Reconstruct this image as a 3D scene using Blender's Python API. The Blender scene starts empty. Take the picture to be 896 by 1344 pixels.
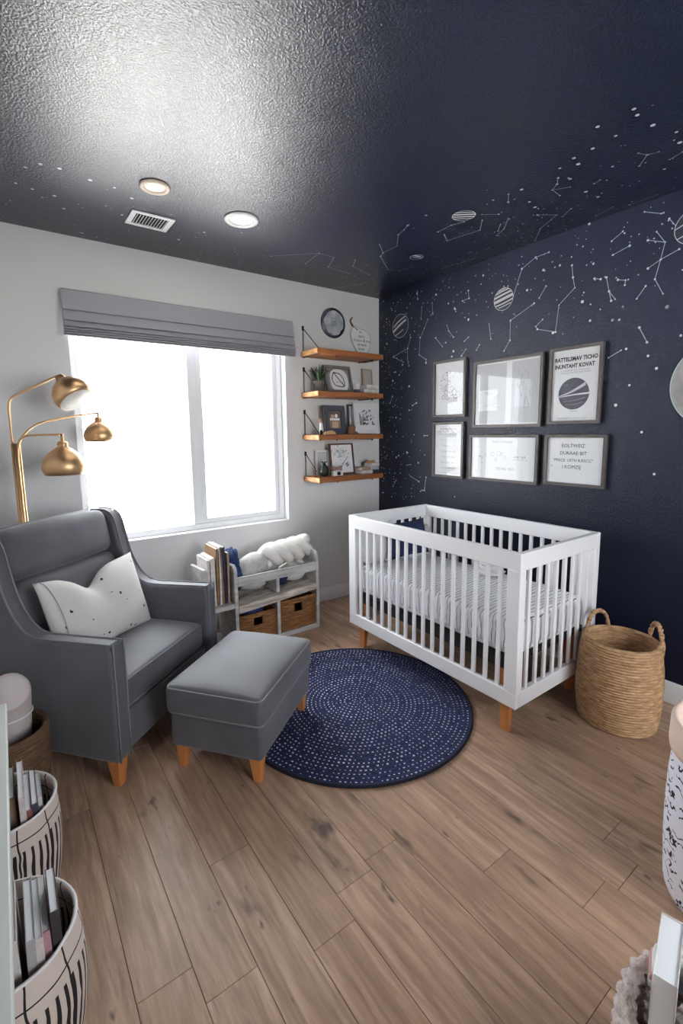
import bpy, bmesh, math, random
from mathutils import Vector, Matrix, noise as mnoise
PI = math.pi
C = bpy.context.scene.collection
sc = bpy.context.scene

# ------------------------------------------------------------------ mesh helpers
class MB:
    """collects geometry of ONE mesh; every face carries a material slot"""
    def __init__(s): s.v = []; s.f = []; s.m = []; s.sm = []
    def add(s, vs, fs, mi=0, smooth=False, M=None):
        b = len(s.v)
        for v in vs:
            v = Vector(v)
            if M is not None: v = M @ v
            s.v.append(v)
        for f in fs:
            s.f.append([b+i for i in f]); s.m.append(mi); s.sm.append(smooth)
        return s
    def box(s, x0, x1, y0, y1, z0, z1, mi=0, M=None):
        vs = [(x,y,z) for x in (x0,x1) for y in (y0,y1) for z in (z0,z1)]
        fs = [(0,1,3,2),(4,6,7,5),(0,4,5,1),(2,3,7,6),(0,2,6,4),(1,5,7,3)]
        return s.add(vs, fs, mi, False, M)
    def quad(s, a, b, c, d, mi=0): return s.add([a,b,c,d], [(0,1,2,3)], mi)
    def prism(s, pts, a0, a1, axis='x', mi=0, M=None, smooth=False):
        """polygon extruded along an axis; pts are the two other coordinates"""
        def P(p, a):
            return (a,p[0],p[1]) if axis=='x' else (p[0],a,p[1]) if axis=='y' else (p[0],p[1],a)
        n = len(pts)
        vs = [P(p,a0) for p in pts]+[P(p,a1) for p in pts]
        fs = [tuple(range(n)), tuple(range(2*n-1,n-1,-1))]
        fs += [(i,n+i,n+(i+1)%n,(i+1)%n) for i in range(n)]
        return s.add(vs, fs, mi, smooth, M)
    def tube(s, pts, r, n=8, mi=0, closed=False, M=None, caps=True, smooth=True):
        pts = [Vector(p) for p in pts]; N = len(pts)
        rs = r if isinstance(r,(list,tuple)) else [r]*N
        up = None; vs = []
        for i,p in enumerate(pts):
            a = pts[i-1] if (i>0 or closed) else pts[i]
            b = pts[(i+1)%N] if (i<N-1 or closed) else pts[i]
            t = (b-a).normalized() if (b-a).length>1e-9 else Vector((0,0,1))
            if up is None:
                up = Vector((0,0,1)) if abs(t.z)<.9 else Vector((1,0,0))
            side = t.cross(up).normalized(); up = side.cross(t).normalized()
            for k in range(n):
                an = 2*PI*k/n
                vs.append(p+side*(math.cos(an)*rs[i])+up*(math.sin(an)*rs[i]))
        fs = []
        L = N if closed else N-1
        for i in range(L):
            for k in range(n):
                a = i*n+k; b = i*n+(k+1)%n; c = ((i+1)%N)*n+(k+1)%n; d = ((i+1)%N)*n+k
                fs.append((a,b,c,d))
        s.add(vs, fs, mi, smooth, M)
        if caps and not closed:
            s.add(vs[:n], [tuple(range(n-1,-1,-1))], mi, False, M)
            s.add(vs[-n:], [tuple(range(n))], mi, False, M)
        return s
    def lathe(s, prof, n=32, mi=0, sx=1, sy=1, M=None, smooth=True, wob=None):
        """profile of (r,z) turned about z"""
        vs = []; fs = []
        for j,(r,z) in enumerate(prof):
            for k in range(n):
                a = 2*PI*k/n
                q = r*(1+(wob(a,z) if wob else 0))
                vs.append((q*math.cos(a)*sx, q*math.sin(a)*sy, z))
        for j in range(len(prof)-1):
            for k in range(n):
                fs.append((j*n+k, j*n+(k+1)%n, (j+1)*n+(k+1)%n, (j+1)*n+k))
        if prof[0][0] > 1e-6: fs.append(tuple(range(n-1,-1,-1)))
        if prof[-1][0] > 1e-6: fs.append(tuple((len(prof)-1)*n+k for k in range(n)))
        return s.add(vs, fs, mi, smooth, M)
    def blob(s, rx, ry, rz, n=16, mi=0, M=None, wob=0, seed=0, freq=3):
        vs = []; fs = []
        for j in range(n+1):
            th = PI*j/n
            for k in range(2*n):
                ph = PI*k/n
                d = Vector((math.sin(th)*math.cos(ph), math.sin(th)*math.sin(ph), math.cos(th)))
                q = 1+wob*mnoise.noise(d*freq+Vector((seed*7.1,seed*3.3,0)))
                vs.append((d.x*rx*q, d.y*ry*q, d.z*rz*q))
        for j in range(n):
            for k in range(2*n):
                a=j*2*n+k; b=j*2*n+(k+1)%(2*n)
                fs.append((a, a+2*n, b+2*n, b))
        return s.add(vs, fs, mi, True, M)
    def cushion(s, hx, hy, hz, r, puff=0.0, bot=0.0, n=14, mi=0, M=None, side=0.0, wob=0.0, seed=0):
        """soft rounded box with a crowned top"""
        def coords(h):
            c = [-h, -h+r*.12, -h+r*.35, -h+r*.65, -h+r]
            m = [(-h+r)+(2*(h-r))*i/n for i in range(1,n)]
            return c+m+[-x for x in reversed(c)]
        X, Y, Z = coords(hx), coords(hy), coords(hz)
        H = (hx,hy,hz)
        def mp(p):
            q = Vector([max(-(h-r),min(h-r,c)) for c,h in zip(p,H)])
            d = Vector(p)-q
            p2 = q+d.normalized()*r if d.length>1e-9 else Vector(p)
            ax = max(0,1-(p2.x/hx)**2); ay = max(0,1-(p2.y/hy)**2); az = max(0,1-(p2.z/hz)**2)
            e = (ax*ay)**.6
            if p2.z>0: p2.z += puff*e*min(1,p2.z/hz)
            else: p2.z -= bot*e*min(1,-p2.z/hz)
            p2.x += side*math.copysign(1,p2.x)*(ay*az)*min(1,abs(p2.x)/hx)
            p2.y += side*math.copysign(1,p2.y)*(ax*az)*min(1,abs(p2.y)/hy)
            if wob:
                p2 += Vector((0,0,1))*wob*mnoise.noise(p2*6+Vector((seed,seed*2.3,0)))
            return p2
        for ax in range(3):
            A, B = [(Y,Z),(X,Z),(X,Y)][ax]
            for sgn in (-1,1):
                vs = []; fs = []
                for a in A:
                    for b in B:
                        p = (sgn*hx,a,b) if ax==0 else (a,sgn*hy,b) if ax==1 else (a,b,sgn*hz)
                        vs.append(mp(p))
                nb = len(B)
                for i in range(len(A)-1):
                    for j in range(nb-1):
                        q = (i*nb+j, (i+1)*nb+j, (i+1)*nb+j+1, i*nb+j+1)
                        fs.append(q if (sgn>0)^(ax==1) else q[::-1])
                s.add(vs, fs, mi, True, M)
        return s
    def build(s, name, mats, parent=None, loc=(0,0,0), rot=(0,0,0), bevel=0, seg=2, weld=True):
        me = bpy.data.meshes.new(name)
        me.from_pydata([tuple(v) for v in s.v], [], s.f)
        for i,p in enumerate(me.polygons):
            p.material_index = s.m[i]; p.use_smooth = s.sm[i]
        if not isinstance(mats,(list,tuple)): mats = [mats]
        for m in mats: me.materials.append(m)
        if weld:
            bm = bmesh.new(); bm.from_mesh(me)
            bmesh.ops.remove_doubles(bm, verts=bm.verts, dist=1e-5)
            bmesh.ops.recalc_face_normals(bm, faces=bm.faces)
            bm.to_mesh(me); bm.free()
        o = bpy.data.objects.new(name, me); C.objects.link(o)
        o.location = loc; o.rotation_euler = rot
        if parent is not None: o.parent = parent
        if bevel:
            md = o.modifiers.new('bevel','BEVEL'); md.width = bevel; md.segments = seg
            md.limit_method = 'ANGLE'; md.angle_limit = math.radians(40); md.harden_normals = False
            for p in me.polygons: p.use_smooth = True
            try:
                me.set_sharp_from_angle(angle=math.radians(40))
            except Exception: pass
        return o

def tag(o, label=None, cat=None, group=None, kind=None):
    if label: o['label'] = label
    if cat: o['category'] = cat
    if group: o['group'] = group
    if kind: o['kind'] = kind
    return o
def thing(name, label, cat, loc=(0,0,0), rotz=0, group=None):
    o = bpy.data.objects.new(name, None); C.objects.link(o)
    o.empty_display_size = .1
    o.location = loc; o.rotation_euler = (0,0,rotz)
    return tag(o, label, cat, group)
def struct(o): o['kind'] = 'structure'; return o
def copy_tree(o, parent=None):
    c = o.copy(); C.objects.link(c)
    if parent is not None: c.parent = parent
    for ch in list(o.children): copy_tree(ch, c)
    return c
def T(x=0,y=0,z=0): return Matrix.Translation((x,y,z))
def R(deg, ax): return Matrix.Rotation(math.radians(deg), 4, ax)
def smoothpath(pts, k=6):
    """Catmull-Rom through the points"""
    P = [Vector(p) for p in pts]; out = []
    for i in range(len(P)-1):
        p0 = P[i-1] if i>0 else P[i]*2-P[i+1]; p1=P[i]; p2=P[i+1]
        p3 = P[i+2] if i+2<len(P) else P[i+1]*2-P[i]
        for j in range(k):
            t = j/k
            out.append(.5*((2*p1)+(p2-p0)*t+(2*p0-5*p1+4*p2-p3)*t*t+(3*p1-p0-3*p2+p3)*t**3))
    out.append(P[-1]); return out

# ------------------------------------------------------------------ material helpers
def lin(c):
    f = lambda u: u/12.92 if u<=.04045 else ((u+.055)/1.055)**2.4
    return tuple(f(x/255) for x in c)+(1,)
def mat(name, rgb, rough=.6, metal=0, spec=.5, bump=None, var=None, coat=0, sheen=0, emit=None, coords='Object'):
    """rgb 0-255 sRGB; bump=(scale,strength,dist[,detail]); var=(rgb2,scale[,stretch xyz]) mottling"""
    m = bpy.data.materials.new(name); m.use_nodes = True
    nt = m.node_tree; b = nt.nodes['Principled BSDF']
    b.inputs['Base Color'].default_value = lin(rgb)
    b.inputs['Roughness'].default_value = rough
    b.inputs['Metallic'].default_value = metal
    b.inputs['Specular IOR Level'].default_value = spec
    if coat: b.inputs['Coat Weight'].default_value = coat; b.inputs['Coat Roughness'].default_value = .05
    if sheen: b.inputs['Sheen Weight'].default_value = sheen; b.inputs['Sheen Roughness'].default_value = .5
    if emit:
        b.inputs['Emission Color'].default_value = lin(emit[0]); b.inputs['Emission Strength'].default_value = emit[1]
    tc = nt.nodes.new('ShaderNodeTexCoord')
    if var:
        mp = nt.nodes.new('ShaderNodeMapping'); nt.links.new(tc.outputs[coords], mp.inputs[0])
        if len(var)>2: mp.inputs['Scale'].default_value = var[2]
        n = nt.nodes.new('ShaderNodeTexNoise'); n.inputs['Scale'].default_value = var[1]; n.inputs['Detail'].default_value = 4
        nt.links.new(mp.outputs[0], n.inputs['Vector'])
        r = nt.nodes.new('ShaderNodeMapRange'); r.inputs['From Min'].default_value=.35; r.inputs['From Max'].default_value=.65
        nt.links.new(n.outputs['Fac'], r.inputs['Value'])
        x = nt.nodes.new('ShaderNodeMix'); x.data_type='RGBA'
        x.inputs[6].default_value = lin(rgb); x.inputs[7].default_value = lin(var[0])
        nt.links.new(r.outputs[0], x.inputs[0]); nt.links.new(x.outputs[2], b.inputs['Base Color'])
    if bump:
        n = nt.nodes.new('ShaderNodeTexNoise'); n.inputs['Scale'].default_value = bump[0]
        n.inputs['Detail'].default_value = bump[3] if len(bump)>3 else 3
        nt.links.new(tc.outputs[coords], n.inputs['Vector'])
        bp = nt.nodes.new('ShaderNodeBump'); bp.inputs['Strength'].default_value = bump[1]; bp.inputs['Distance'].default_value = bump[2]
        nt.links.new(n.outputs['Fac'], bp.inputs['Height']); nt.links.new(bp.outputs[0], b.inputs['Normal'])
    return m
class NT:
    """tiny node-graph writer"""
    def __init__(s, m): s.nt = m.node_tree; s.b = s.nt.nodes['Principled BSDF']
    def n(s, t, **k):
        o = s.nt.nodes.new(t)
        for a,v in k.items(): setattr(o, a, v)
        return o
    def l(s, a, b): s.nt.links.new(a, b)
    def math(s, op, a, b=None, c=None):
        o = s.n('ShaderNodeMath', operation=op)
        for i,v in enumerate((a,b,c)):
            if v is None: continue
            if isinstance(v,(int,float)): o.inputs[i].default_value = v
            else: s.l(v, o.inputs[i])
        return o.outputs[0]
    def mix(s, f, a, b):
        o = s.n('ShaderNodeMix', data_type='RGBA')
        for i,v in ((0,f),(6,a),(7,b)):
            if isinstance(v,(int,float)): o.inputs[i].default_value = v
            elif isinstance(v,tuple): o.inputs[i].default_value = v
            else: s.l(v, o.inputs[i])
        return o.outputs[2]
    def noise(s, vec, scale, detail=3, rough=.5):
        o = s.n('ShaderNodeTexNoise'); o.inputs['Scale'].default_value = scale; o.inputs['Detail'].default_value = detail
        o.inputs['Roughness'].default_value = rough
        if vec is not None: s.l(vec, o.inputs['Vector'])
        return o.outputs['Fac']
    def rng(s, v, a, b, c=0, d=1):
        o = s.n('ShaderNodeMapRange'); s.l(v, o.inputs['Value'])
        for i,x in ((1,a),(2,b),(3,c),(4,d)): o.inputs[i].default_value = x
        return o.outputs[0]
    def map(s, vec, sc_=(1,1,1), loc=(0,0,0), rot=(0,0,0)):
        o = s.n('ShaderNodeMapping'); s.l(vec, o.inputs[0])
        o.inputs['Scale'].default_value = sc_; o.inputs['Location'].default_value = loc; o.inputs['Rotation'].default_value = rot
        return o.outputs[0]
    def bump(s, h, strength, dist):
        o = s.n('ShaderNodeBump'); o.inputs['Strength'].default_value = strength; o.inputs['Distance'].default_value = dist
        s.l(h, o.inputs['Height']); s.l(o.outputs[0], s.b.inputs['Normal'])
    def obj(s): return s.n('ShaderNodeTexCoord').outputs['Object']

W_WHITE = mat('white_wall_paint', (224,224,224), .75, bump=(90,.12,.004))
NAVY = mat('navy_wall_paint', (15,22,43), .5, spec=.36)
g = NT(NAVY); v = g.obj(); h = g.noise(v, 75, 3, .6); g.bump(g.rng(h,.42,.62), .30, .0035)
NAVY_C = mat('navy_ceiling_paint', (13,19,38), .29, spec=.7)
g = NT(NAVY_C); v = g.obj(); h = g.noise(v, 140, 2, .5); g.bump(g.rng(h,.38,.66), .42, .0021)
DECAL = mat('white_star_decal', (225,226,230), .6)
DECAL_DIM = mat('thin_grey_star_line', (190,194,204), .6)
TRIM = mat('white_trim_paint', (232,232,232), .4)
VINYL = mat('white_window_vinyl', (236,238,240), .35)
FABRIC = mat('charcoal_upholstery', (90,91,98), .62, sheen=.3, bump=(700,.18,.001), var=((79,80,87),5))
PIPING = mat('highlit_piping', (120,120,126), .6)  # same upholstery, coloured lighter to put the edge highlights in
OAK = mat('orange_oak', (206,140,84), .42, var=((182,114,62),14,(1,1,.15)))
WHITE_LACQ = mat('white_lacquered_wood', (238,238,240), .35)
BRASS = mat('brushed_brass', (206,170,130), .40, metal=1, bump=(300,.03,.001))
IVORY = mat('white_shade_lining', (235,232,225), .5)
SHELFWOOD = mat('warm_shelf_wood', (158,98,50), .5, var=((122,70,32),16,(.25,1,1)))
SHELFEND = mat('window_lit_cut_wood', (205,160,110), .6, var=((160,110,65),30))  # end grain coloured lighter, as the window lights it
BLACKMETAL = mat('black_metal', (30,28,28), .5, metal=.6)
SHADECLOTH = mat('grey_shade_linen', (160,160,168), .85, bump=(600,.25,.001))
SHEETWHITE = mat('white_cotton', (232,231,232), .85, bump=(60,.15,.004))
DARKBOARD = mat('dark_mattress_board', (38,32,32), .7)
NAVYCLOTH = mat('navy_cloth', (24,34,66), .85, bump=(90,.2,.003), var=((36,50,92),9))
BLUECLOTH = mat('blue_denim_cloth', (52,74,120), .85, bump=(90,.2,.003), var=((30,44,84),12))
GREYCLOTH = mat('light_grey_knit', (196,193,190), .9, bump=(160,.5,.004), var=((176,173,171),30))
KNIT = mat('white_chunky_knit', (228,225,220), .92, bump=(130,.5,.004))
WEATHERED = mat('weathered_white_wood', (196,194,192), .7, var=((160,158,157),9,(.4,1,3)), bump=(40,.2,.003))
BLACKINK = mat('black_ink', (22,22,26), .6)
GREYINK = mat('grey_ink', (150,150,156), .6)
PAPER = mat('white_paper', (236,238,241), .7)
FRAMEWOOD = mat('dark_taupe_frame_wood', (84,77,76), .5, var=((64,58,58),30,(1,1,6)))
GLASS = bpy.data.materials.new('clear_glass'); GLASS.use_nodes = True
nt = GLASS.node_tree; nt.nodes.clear()
_o = nt.nodes.new('ShaderNodeOutputMaterial'); _m = nt.nodes.new('ShaderNodeMixShader'); _f = nt.nodes.new('ShaderNodeFresnel')
_t = nt.nodes.new('ShaderNodeBsdfTransparent'); _g = nt.nodes.new('ShaderNodeBsdfGlossy'); _g.inputs['Roughness'].default_value = .02
_f.inputs['IOR'].default_value = 1.45
_ge = nt.nodes.new('ShaderNodeNewGeometry'); _iv = nt.nodes.new('ShaderNodeMath'); _iv.operation='SUBTRACT'; _iv.inputs[0].default_value=1; nt.links.new(_ge.outputs['Backfacing'],_iv.inputs[1])
_mu = nt.nodes.new('ShaderNodeMath'); _mu.operation='MULTIPLY'; nt.links.new(_f.outputs[0],_mu.inputs[0]); nt.links.new(_iv.outputs[0],_mu.inputs[1]); nt.links.new(_mu.outputs[0], _m.inputs[0]); nt.links.new(_t.outputs[0], _m.inputs[1]); nt.links.new(_g.outputs[0], _m.inputs[2]); nt.links.new(_m.outputs[0], _o.inputs[0])

# floor boards: each face carries its own random value
FLOOR = mat('oak_plank_laminate', (165,130,105), .42)
g = NT(FLOOR); v = g.obj()
at = g.n('ShaderNodeAttribute', attribute_name='plank'); pid = at.outputs['Fac']
cx = g.n('ShaderNodeCombineXYZ'); g.l(g.math('MULTIPLY', pid, 37.0), cx.inputs[0]); g.l(g.math('MULTIPLY', pid, 91.0), cx.inputs[1]); g.l(g.math('MULTIPLY', pid, 17.0), cx.inputs[2])
va = g.n('ShaderNodeVectorMath', operation='ADD'); g.l(v, va.inputs[0]); g.l(cx.outputs[0], va.inputs[1]); pv = va.outputs[0]
grain = g.noise(g.map(pv,(11,1.0,1)), 2.4, 6, .62)
fine = g.noise(g.map(pv,(90,3.0,1)), 2.2, 4, .6)
knot = g.noise(g.map(pv,(7,2.4,1)), 1.35, 3, .55)
wv = g.n('ShaderNodeTexWave', wave_type='BANDS', bands_direction='X'); wv.inputs['Scale'].default_value = 5; wv.inputs['Distortion'].default_value = 14
wv.inputs['Detail'].default_value = 3; wv.inputs['Detail Scale'].default_value = .8; g.l(g.map(pv,(1.5,.32,1)), wv.inputs['Vector'])
c0 = g.mix(g.rng(pid,0,1), lin((208,175,150)), lin((184,152,127)))
c1 = g.mix(g.rng(grain,.38,.66), c0, lin((158,127,104)))
c2 = g.mix(g.math('MULTIPLY', g.rng(wv.outputs['Fac'],.55,1), .28), c1, lin((138,106,84)))
c3 = g.mix(g.math('MULTIPLY', g.rng(fine,.45,.75), .35), c2, lin((126,104,90)))
st = g.noise(g.map(pv,(26,1.5,1)), 1.25, 5, .7); c3 = g.mix(g.math('MULTIPLY', g.rng(st,.56,.70), .62), c3, lin((112,90,76)))
kn = g.noise(g.map(pv,(10,3.6,1)), 2.1, 2, .5); c3 = g.mix(g.math('MULTIPLY', g.rng(kn,.70,.76), .8), c3, lin((70,58,52)))
cl = g.noise(g.map(pv,(3.2,1.3,1)), 1.7, 3, .6); c3 = g.mix(g.math('MULTIPLY', g.rng(cl,.5,.72), .45), c3, lin((122,100,86)))
c4 = g.mix(g.math('MULTIPLY', g.rng(knot,.635,.73), .85), c3, lin((78,66,60)))
g.l(c4, g.b.inputs['Base Color'])
g.l(g.rng(fine,.3,.8,.36,.52), g.b.inputs['Roughness'])
g.bump(g.math('ADD', g.math('MULTIPLY', fine,.5), grain), .06, .002)

# round rug: rings of braid with white stitches
RUGM = mat('navy_braided_rug', (20,27,58), .9)
g = NT(RUGM); v = g.obj(); sp = g.n('ShaderNodeSeparateXYZ'); g.l(v, sp.inputs[0])
rr = g.math('SQRT', g.math('ADD', g.math('POWER', sp.outputs[0],2), g.math('POWER', sp.outputs[1],2)))
q = g.math('MULTIPLY', rr, 1/.0235); ring = g.math('FLOOR', q); fr = g.math('FRACT', q)
ang = g.math('ADD', g.math('DIVIDE', g.math('ARCTAN2', sp.outputs[1], sp.outputs[0]), 2*PI), .5)
cnt = g.math('ADD', g.math('ROUND', g.math('MULTIPLY', g.math('ADD', ring, .5), 2*PI*.0235/.0235)), 1)
ph = g.math('FRACT', g.math('MULTIPLY', ring, .377))
seg = g.math('ADD', g.math('MULTIPLY', ang, cnt), ph); fs_ = g.math('FRACT', seg)
wn = g.n('ShaderNodeTexWhiteNoise', noise_dimensions='2D'); cb = g.n('ShaderNodeCombineXYZ'); g.l(ring, cb.inputs[0]); g.l(g.math('FLOOR', seg), cb.inputs[1]); g.l(cb.outputs[0], wn.inputs['Vector'])
dr = g.math('LESS_THAN', g.math('ABSOLUTE', g.math('SUBTRACT', fr, .5)), g.math('ADD', .07, g.math('MULTIPLY', wn.outputs['Value'], .10)))
da = g.math('LESS_THAN', g.math('ABSOLUTE', g.math('SUBTRACT', fs_, .5)), g.math('ADD', .10, g.math('MULTIPLY', wn.outputs['Value'], .13)))
dots = g.math('MULTIPLY', g.math('MULTIPLY', dr, da), g.math('GREATER_THAN', wn.outputs['Value'], .12))
nz = g.noise(v, 60, 3)
base = g.mix(g.rng(nz,.35,.65), lin((14,21,54)), lin((26,38,86)))
g.l(g.mix(g.math('MULTIPLY', dots, .85), base, lin((205,210,222))), g.b.inputs['Base Color'])
g.bump(g.math('ADD', g.math('SINE', g.math('MULTIPLY', q, 2*PI)), g.math('MULTIPLY', g.math('SINE', g.math('MULTIPLY', seg, 2*PI)), .5)), .5, .003)

def stripes_mat(name, base, ink, axis, per, duty, dist=.02, dscale=6, rough=.85):
    m = mat(name, base, rough); g = NT(m); v = g.obj(); sp = g.n('ShaderNodeSeparateXYZ'); g.l(v, sp.inputs[0])
    nz = g.noise(v, dscale, 2)
    a = g.math('ADD', sp.outputs[axis], g.math('MULTIPLY', nz, dist))
    fr = g.math('FRACT', g.math('MULTIPLY', a, 1/per))
    brk = g.noise(g.map(v,(1,1,1)), dscale*3, 2)
    on = g.math('LESS_THAN', fr, g.math('MULTIPLY', g.rng(brk,.3,.7,.6,1.3), duty))
    g.l(g.mix(on, lin(base), lin(ink)), g.b.inputs['Base Color']); return m
SHEET = stripes_mat('striped_crib_sheet', (236,236,240), (104,108,124), 1, .025, .17, .05, 7)
BINM = mat('striped_cream_canvas', (206,194,186), .85, bump=(300,.2,.001))
g = NT(BINM); v = g.obj(); sp = g.n('ShaderNodeSeparateXYZ'); g.l(v, sp.inputs[0])
ang = g.math('ADD', g.math('ARCTAN2', sp.outputs[1], sp.outputs[0]), g.math('MULTIPLY', g.noise(v,7,2), .22))
fr = g.math('FRACT', g.math('MULTIPLY', ang, 42/(2*PI)))
wide = g.math('LESS_THAN', fr, g.rng(g.noise(v,14,1),.3,.7,.30,.52))
low = g.math('LESS_THAN', sp.outputs[2], .262)
thin = g.math('LESS_THAN', g.math('FRACT', g.math('MULTIPLY', ang, 10/(2*PI))), .05)
hz = g.math('MULTIPLY', g.math('LESS_THAN', g.math('ABSOLUTE', g.math('SUBTRACT', g.math('ADD', sp.outputs[2], g.math('MULTIPLY', g.noise(v,9,1), .02)), .305)), .0022), 1)
ink = g.math('MAXIMUM', g.math('MULTIPLY', wide, low), g.math('MAXIMUM', thin, hz))
g.l(g.mix(ink, lin((206,194,186)), lin((24,22,26))), g.b.inputs['Base Color'])
def speckle(name, base, ink, scale, thr, rough=.85, rnd=.0, bump=(60,.12,.003)):
    m = mat(name, base, rough, bump=bump); g = NT(m); v = g.obj()
    vo = g.n('ShaderNodeTexVoronoi', feature='F1'); vo.inputs['Scale'].default_value = scale; vo.inputs['Randomness'].default_value = 1
    dv = g.n('ShaderNodeVectorMath', operation='ADD'); g.l(v, dv.inputs[0])
    nv = g.n('ShaderNodeTexNoise'); nv.inputs['Scale'].default_value = scale*2.6; g.l(v, nv.inputs['Vector'])
    sm = g.n('ShaderNodeVectorMath', operation='SCALE'); g.l(nv.outputs['Color'], sm.inputs[0]); sm.inputs['Scale'].default_value = .5/scale; g.l(sm.outputs[0], dv.inputs[1])
    g.l(dv.outputs[0], vo.inputs['Vector'])
    sx = g.n('ShaderNodeSeparateColor'); g.l(vo.outputs['Color'], sx.inputs[0])
    t = g.math('MULTIPLY', g.rng(sx.outputs[0],.45,.9), thr)
    g.l(g.mix(g.math('LESS_THAN', vo.outputs['Distance'], t), lin(base), lin(ink)), g.b.inputs['Base Color']); return m
CUSHM = speckle('white_inked_cotton', (214,211,208), (40,40,48), 24, .20)
SCRIPTM = mat('white_script_canvas', (224,224,234), .8, bump=(200,.2,.001))
g = NT(SCRIPTM); v = g.obj()
wv = g.n('ShaderNodeTexWave', wave_type='BANDS', bands_direction='Z'); wv.inputs['Scale'].default_value = 9; wv.inputs['Distortion'].default_value = 9
wv.inputs['Detail'].default_value = 3; wv.inputs['Detail Scale'].default_value = 3; g.l(v, wv.inputs['Vector'])
i1 = g.math('GREATER_THAN', wv.outputs['Fac'], .88); i2 = g.math('GREATER_THAN', g.noise(v, 22, 2), .47)
g.l(g.mix(g.math('MULTIPLY', i1, i2), lin((224,224,234)), lin((34,34,42))), g.b.inputs['Base Color'])
def wicker(name, c1, c2, zs=160):
    m = mat(name, c1, .75); g = NT(m); v = g.obj()
    n1 = g.noise(g.map(v,(.7,.7,6)), 24, 5, .7); n2 = g.noise(g.map(v,(1,1,3)), 70, 3, .6)
    a = g.mix(g.rng(n1,.36,.64), lin(c1), lin(c2)); b_ = g.mix(g.math('MULTIPLY', g.rng(n2,.55,.75), .6), a, lin(tuple(int(x*.5) for x in c2)))
    g.l(b_, g.b.inputs['Base Color']); g.bump(g.math('ADD', n1, n2), .7, .006); return m
SEAGRASS = wicker('seagrass_coil', (214,176,134), (150,110,74))
WICKER = wicker('brown_wicker', (176,126,76), (112,72,40))
WICKER_D = wicker('dark_brown_wicker', (128,98,72), (84,62,46))
WOVENWHITE = wicker('whitewashed_weave', (236,226,220), (190,172,164))
PLANT = mat('green_leaf', (52,84,52), .5, var=((28,52,34),30))
POT = mat('grey_pot', (92,84,80), .7)
SKY=8.0; EXPO=0.52; SUN=190
CEIL_LINES=[[[-0.87,-1.283],[-0.841,-1.217],[-0.824,-1.15],[-0.708,-1.012],[-0.704,-0.87],[-0.823,-0.969]],[[-0.704,-0.87],[-0.678,-0.811],[-0.452,-0.635],[-0.365,-0.666],[-0.346,-0.788]],[[-0.65,-1.317],[-0.655,-1.425],[-0.629,-1.498]],[[-0.559,-1.573],[-0.458,-1.478],[-0.5,-1.256],[-0.588,-1.311]],[[-0.62,-1.616],[-0.545,-1.673]],[[-0.454,-1.672],[-0.353,-1.574],[-0.303,-1.487]],[[-0.424,-1.6],[-0.354,-1.531]],[[-0.354,-1.793],[-0.264,-1.855],[-0.17,-1.699],[-0.033,-1.58]],[[-0.215,-1.862],[-0.269,-1.941]],[[-0.132,-0.887],[-0.114,-1.014],[-0.099,-1.148]],[[-0.635,-2.073],[-0.583,-2.038],[-0.549,-1.994],[-0.462,-1.985]],[[-0.549,-1.994],[-0.502,-2.061]],[[-0.063,-1.976],[-0.097,-2.081]],[[-0.05,-2.148],[-0.047,-2.279]],[[-0.423,-2.345],[-0.49,-2.404],[-0.538,-2.387]],[[-0.49,-2.404],[-0.474,-2.444]],[[-0.366,-2.447],[-0.386,-2.505]],[[-0.696,-1.841],[-0.625,-1.79]],[[-0.436,-2.147],[-0.446,-2.18]],[[-1.307,-0.39],[-1.063,-0.621],[-0.934,-0.613],[-0.856,-0.43],[-0.641,-0.405]],[[-1.063,-0.621],[-1.033,-0.396]],[[-0.781,-0.658],[-0.715,-0.546],[-0.497,-0.467]],[[-0.503,-0.073],[-0.401,-0.251]]]
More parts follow.
